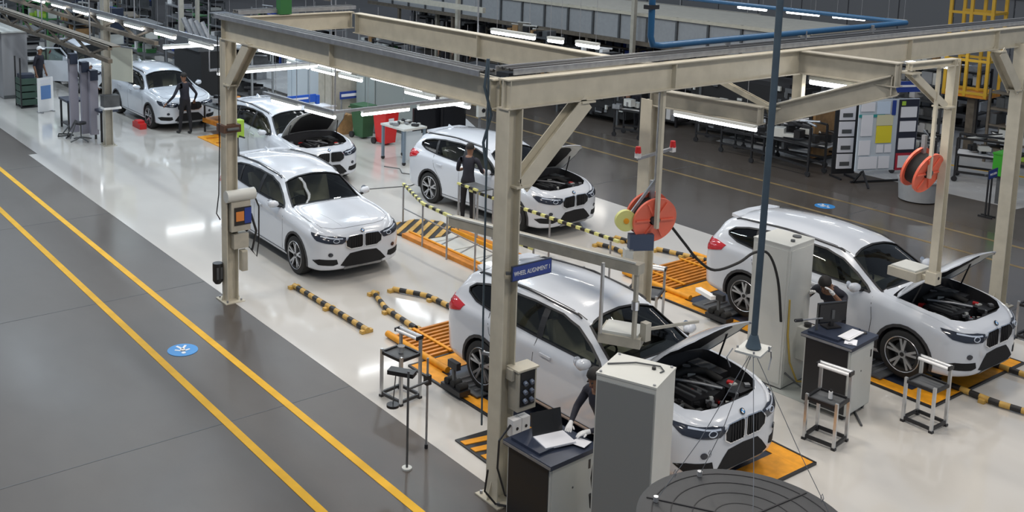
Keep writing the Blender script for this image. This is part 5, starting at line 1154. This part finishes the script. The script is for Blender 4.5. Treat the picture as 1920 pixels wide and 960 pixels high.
rack(10.6, -27.6, .1, 2.2, .7, 1.9, 5, 'dark rack behind the column at the right edge', 13); rack(16.6, -29.9, 0, 1.8, .7, 2.2, 5, 'grey rack of pale boxes left of the brown rack', 14, DGREY, [LGREY, WHITEP, DGREY, MGREY, WOOD])
rack(9.2, -24.0, .2, 1.5, .6, 1.4, 4, 'low black rack cut by the right picture edge', 15); cart(12.6, -26.0, .4, 'black trolley with white deck left of the green crate', 16, 1.2, .7, 1.1, white=True); cart(10.0, -25.5, .2, 'dark cart behind the right edge column', 17, 1.3, .7, 1.1)
t = thing('lift_cage', 'yellow steel lift cage at the top right', 'cage', (14.7, -29.2, 0), .1)
for x in (-.55, 0, .55):
    for y in (-.45, .45): part('cage_post', MB().bar((x, y, 1.6), (x, y, 5.2), .08, .08), mat('cage_yellow', (.58, .34, .02), .5), t)
for z in (1.7, 2.6, 3.0, 3.9, 4.6):
    for s in (-1, 1): part('cage_bar', MB().bar((-.6, s*.45, z), (.6, s*.45, z), .07, .07), mat('cage_yellow', (.58, .34, .02), .5), t)
    part('cage_bar', MB().bar((-.55, -.45, z), (-.55, .45, z), .07, .07), mat('cage_yellow', (.58, .34, .02), .5), t)
part('cage_floor', MB().box(0, 0, 1.62, 1.2, .95, .08), ORANGE, t); part('drive_post', MB().bar((-.1, .1, 0), (-.1, .1, 1.6), .2, .2), BROWN, t)
tube_lamp((14.9, -28.2, 3.1), (14.2, -28.3, 3.1), 'short tube lamp inside the yellow cage outline', .3); tube_lamp((16.5, -28.4, 2.45), (14.9, -28.3, 2.4), 'dim tube lamp beyond the diagonal brace of the right column', .4, m=LAMPS)
# filler rows of the dim storage area, seen as dark clutter
rr = random.Random(21); n = 0
GR = 'dim racks of the far storage area'
PAL = [[BLACK, DGREY, STEEL, LGREY, BLACKM], [BLACKM, DGREY, BLACK, WHITEP, STEEL], [BLACK, BROWN, WOOD, LGREY, DGREY], [BLACKM, NAVY, BLUES, LGREY, STEEL]]
ORD = ['first', 'second', 'third', 'fourth', 'fifth', 'sixth', 'seventh', 'eighth', 'ninth', 'tenth', 'eleventh']
def far_rows():
    for row, (y, x0, x1, step) in enumerate(((-25.0, 22.5, 31, 3.0), (-28.0, 17.5, 40, 3.1), (-32.5, 17, 46, 3.3), (-38, 17, 54, 3.6), (-45, 20, 62, 4.2), (-53, 22, 70, 4.8), (-62, 30, 80, 5.5))):
        x = x0; cnt = 0
        while x < x1:
            k = 1 if y > -40 else 1.25
            rack(x+rr.uniform(-.3, .3), y+rr.uniform(-.5, .5), rr.uniform(-.08, .08), 2.4*k, .8*k, rr.uniform(1.4, 2.3)*k, rr.choice((4, 5)), ('dim rack in the %s row behind the far gangway, %s from the right' % (('nearest', 'second', 'third')[row], ORD[cnt])) if row < 3 else 'dim rack of dark parts far back in the storage area', rr.random(), rr.choice((DGREY, BLACK, BROWN)), rr.choice(PAL), GR); x += step; cnt += 1
far_rows()
GR2 = 'workstations behind the far cars'
for i, (x, y) in enumerate(((32.5, -15.6), (36, -15.2), (39.5, -14.8), (43, -14.6), (47, -14.4), (34, -19.5), (38, -19.8), (42, -19.5), (46, -19), (51, -18.6), (36, -23.5), (41, -23.7), (46, -23.5), (52, -23), (58, -21.5), (44, -11.6), (50, -11.2), (56, -13))):
    rack(x, y, rr.uniform(-.1, .1), 2.4, .8, rr.uniform(1.3, 2.2), 4, 'grey workstation shelf, %s of the %s line behind the far cars' % (ORD[(0, 1, 2, 3, 4, 0, 1, 2, 3, 4, 0, 1, 2, 3, 4, 0, 1, 2)[i]], ('near', 'middle', 'right-hand', 'left-hand')[0 if i < 5 else 1 if i < 10 else 2 if i < 15 else 3]), i+50, rr.choice((MGREY, STEEL, DGREY)), rr.choice(PAL+[[GREEN, LGREY, DGREY, STEEL, WHITEP]]), GR2)
for i, (x, y, z) in enumerate(((40, -13, 3.2), (44, -15.5, 3.2), (36, -19, 3.2), (48, -19, 3.2), (40, -24, 3.3), (31, -22, 3.1), (52, -15, 3.3), (46, -27, 3.3), (34, -30, 3.0), (26, -30, 3.0))):
    t = thing('overhead_beam', 'pale overhead rail of the far workstations', 'beam', (x, y, z), 0, 'overhead rails far back'); part('rail_bar', MB().bar((-3.5, 0, 0), (3.5, 0, 0), .12, .18), [LGREY, CREAMD, BROWN, STEEL][i % 4], t)
    for s in (-3, 0, 3): part('rail_hanger', MB().cyl((s, 0, 0), (s, 0, 1.6), .02, n=6), STEEL, t)
for i, (x, y, z) in enumerate(((42, -16, 3.0), (46, -20, 3.0), (50, -16, 3.0), (38, -22, 3.0), (55, -20, 3.1), (36, -33, 3), (24, -33, 2.6), (44, -35, 3))): tube_lamp((x, y, z), (x-1.6, y, z), 'faint tube lamp over the far storage area', 1.0, 'faint lamps far back', LAMPS)
for i, (x, y) in enumerate(((33.5, -13.8), (41, -17.6), (30, -22.8), (24.5, -26.0), (37, -27))):
    c_ = thing('steel_column', 'thin grey post among the far workstations', 'column', (x, y, 0), 0, 'thin grey posts far back'); part('shaft', MB().bar((0, 0, 0), (0, 0, 5), .14, .14), CREAMD, c_)
t = thing('wall_cladding', 'long grey panelled partition across the top right', 'partition', (24, -36.5, 0))
for k in range(14): part('wall_panel', MB().box(-14+k*2.05, 0, 2.2, 2.0, .08, 3.2), mat('partition_grey', (.19, .19, .195), .6), t)
part('top_rail', MB().bar((-15, .05, 3.85), (13.6, .05, 3.85), .12, .12), DGREY, t)

# denser clutter behind the far cars at upper left
rr = random.Random(77); GR3 = 'crowded dark equipment behind the far cars'
used = [(o.location.x, o.location.y) for o in C.objects if o.name.startswith('storage_rack') and o.parent is None]
for i in range(60):
    x = 31+rr.random()*30; y = -13.6-rr.random()*11
    if -14.5 < y and x < 33 or any(math.hypot(x-a, y-b) < 2.3 for a, b in used): continue
    used.append((x, y))
    rack(x, y, rr.uniform(-.3, .3), rr.uniform(1.2, 2.4), .8, rr.uniform(1.0, 2.0), 3, 'dark cluttered equipment stand behind the far cars', 200+i, rr.choice((BLACK, DGREY, GREEN, BROWN)), rr.choice([[BLACK, DGREY, LIME, LGREY, BLACKM], [BLACKM, WHITEP, DGREY, STEEL, GREEN], [BLACK, BROWN, NAVY, LGREY, DGREY]]), GR3)
for i in range(14):
    x = 34+rr.random()*26; y = -11-rr.random()*14; z = rr.uniform(2.6, 3.4)
    tube_lamp((x, y, z), (x-1.3, y, z), 'small tube lamp among the crowded far workstations', .9, 'small lamps of the far workstations', LAMPS if i % 2 else LAMP)
t = thing('dark_machine', 'dark machine block behind the roof of the far closed-hood car', 'machine', (32.2, -13.9, 0))
part('machine_body', MB().box(0, 0, .9, 2.2, .9, 1.8), BLACKM, t); part('machine_hood', MB().prism([(-1.2, -.5), (1.2, -.5), (1.0, .5), (-1.0, .5)], 1.8, 2.15), DGREY, t)
for k in range(4): part('machine_duct', MB().cyl((-.8+.5*k, 0, 2.1), (-.6+.5*k, .2, 2.7), .09, n=8), STEEL, t)

def dark_mass(x, y, l_, w_, h, label, seed):
    t = thing('dark_machine', label, 'machine', (x, y, 0), .05); rr = random.Random(seed)
    part('machine_body', MB().box(0, 0, h*.5+.1, l_, w_, h-.2), BLACKM, t); part('machine_top', MB().prism([(-l_/2, -w_/2), (l_/2, -w_/2), (l_*.42, w_/2), (-l_*.42, w_/2)], h, h+.12), BLACK, t)
    for s in (-1, 1): part('machine_leg', MB().bar((s*l_*.4, w_/2, 0), (s*l_*.4, w_/2, h), .08, .08), DGREY, t)
    m = MB()
    for k in range(40): m.mi(k % 4).box(rr.uniform(-.48, .48)*l_, w_/2+rr.uniform(0, .06), rr.uniform(.2, h), rr.uniform(.05, .3), rr.uniform(.03, .1), rr.uniform(.03, .14), rr.uniform(-.2, .2))
    part('machine_fittings', m, [DGREY, STEEL, BLACK, LGREY], t)['kind'] = 'stuff'
dark_mass(19.0, -25.3, 3.6, 1.1, 1.7, 'black machine with light specks beyond the strut, right of the blue-grey pipe', 1)
dark_mass(23.6, -23.6, 3.2, 1.0, 1.1, 'long black low machine under the main beam, right of the diagonal brace', 2)
dark_mass(27.6, -22.6, 3.0, 1.0, 1.0, 'long black low machine left of the other one under the main beam', 3)
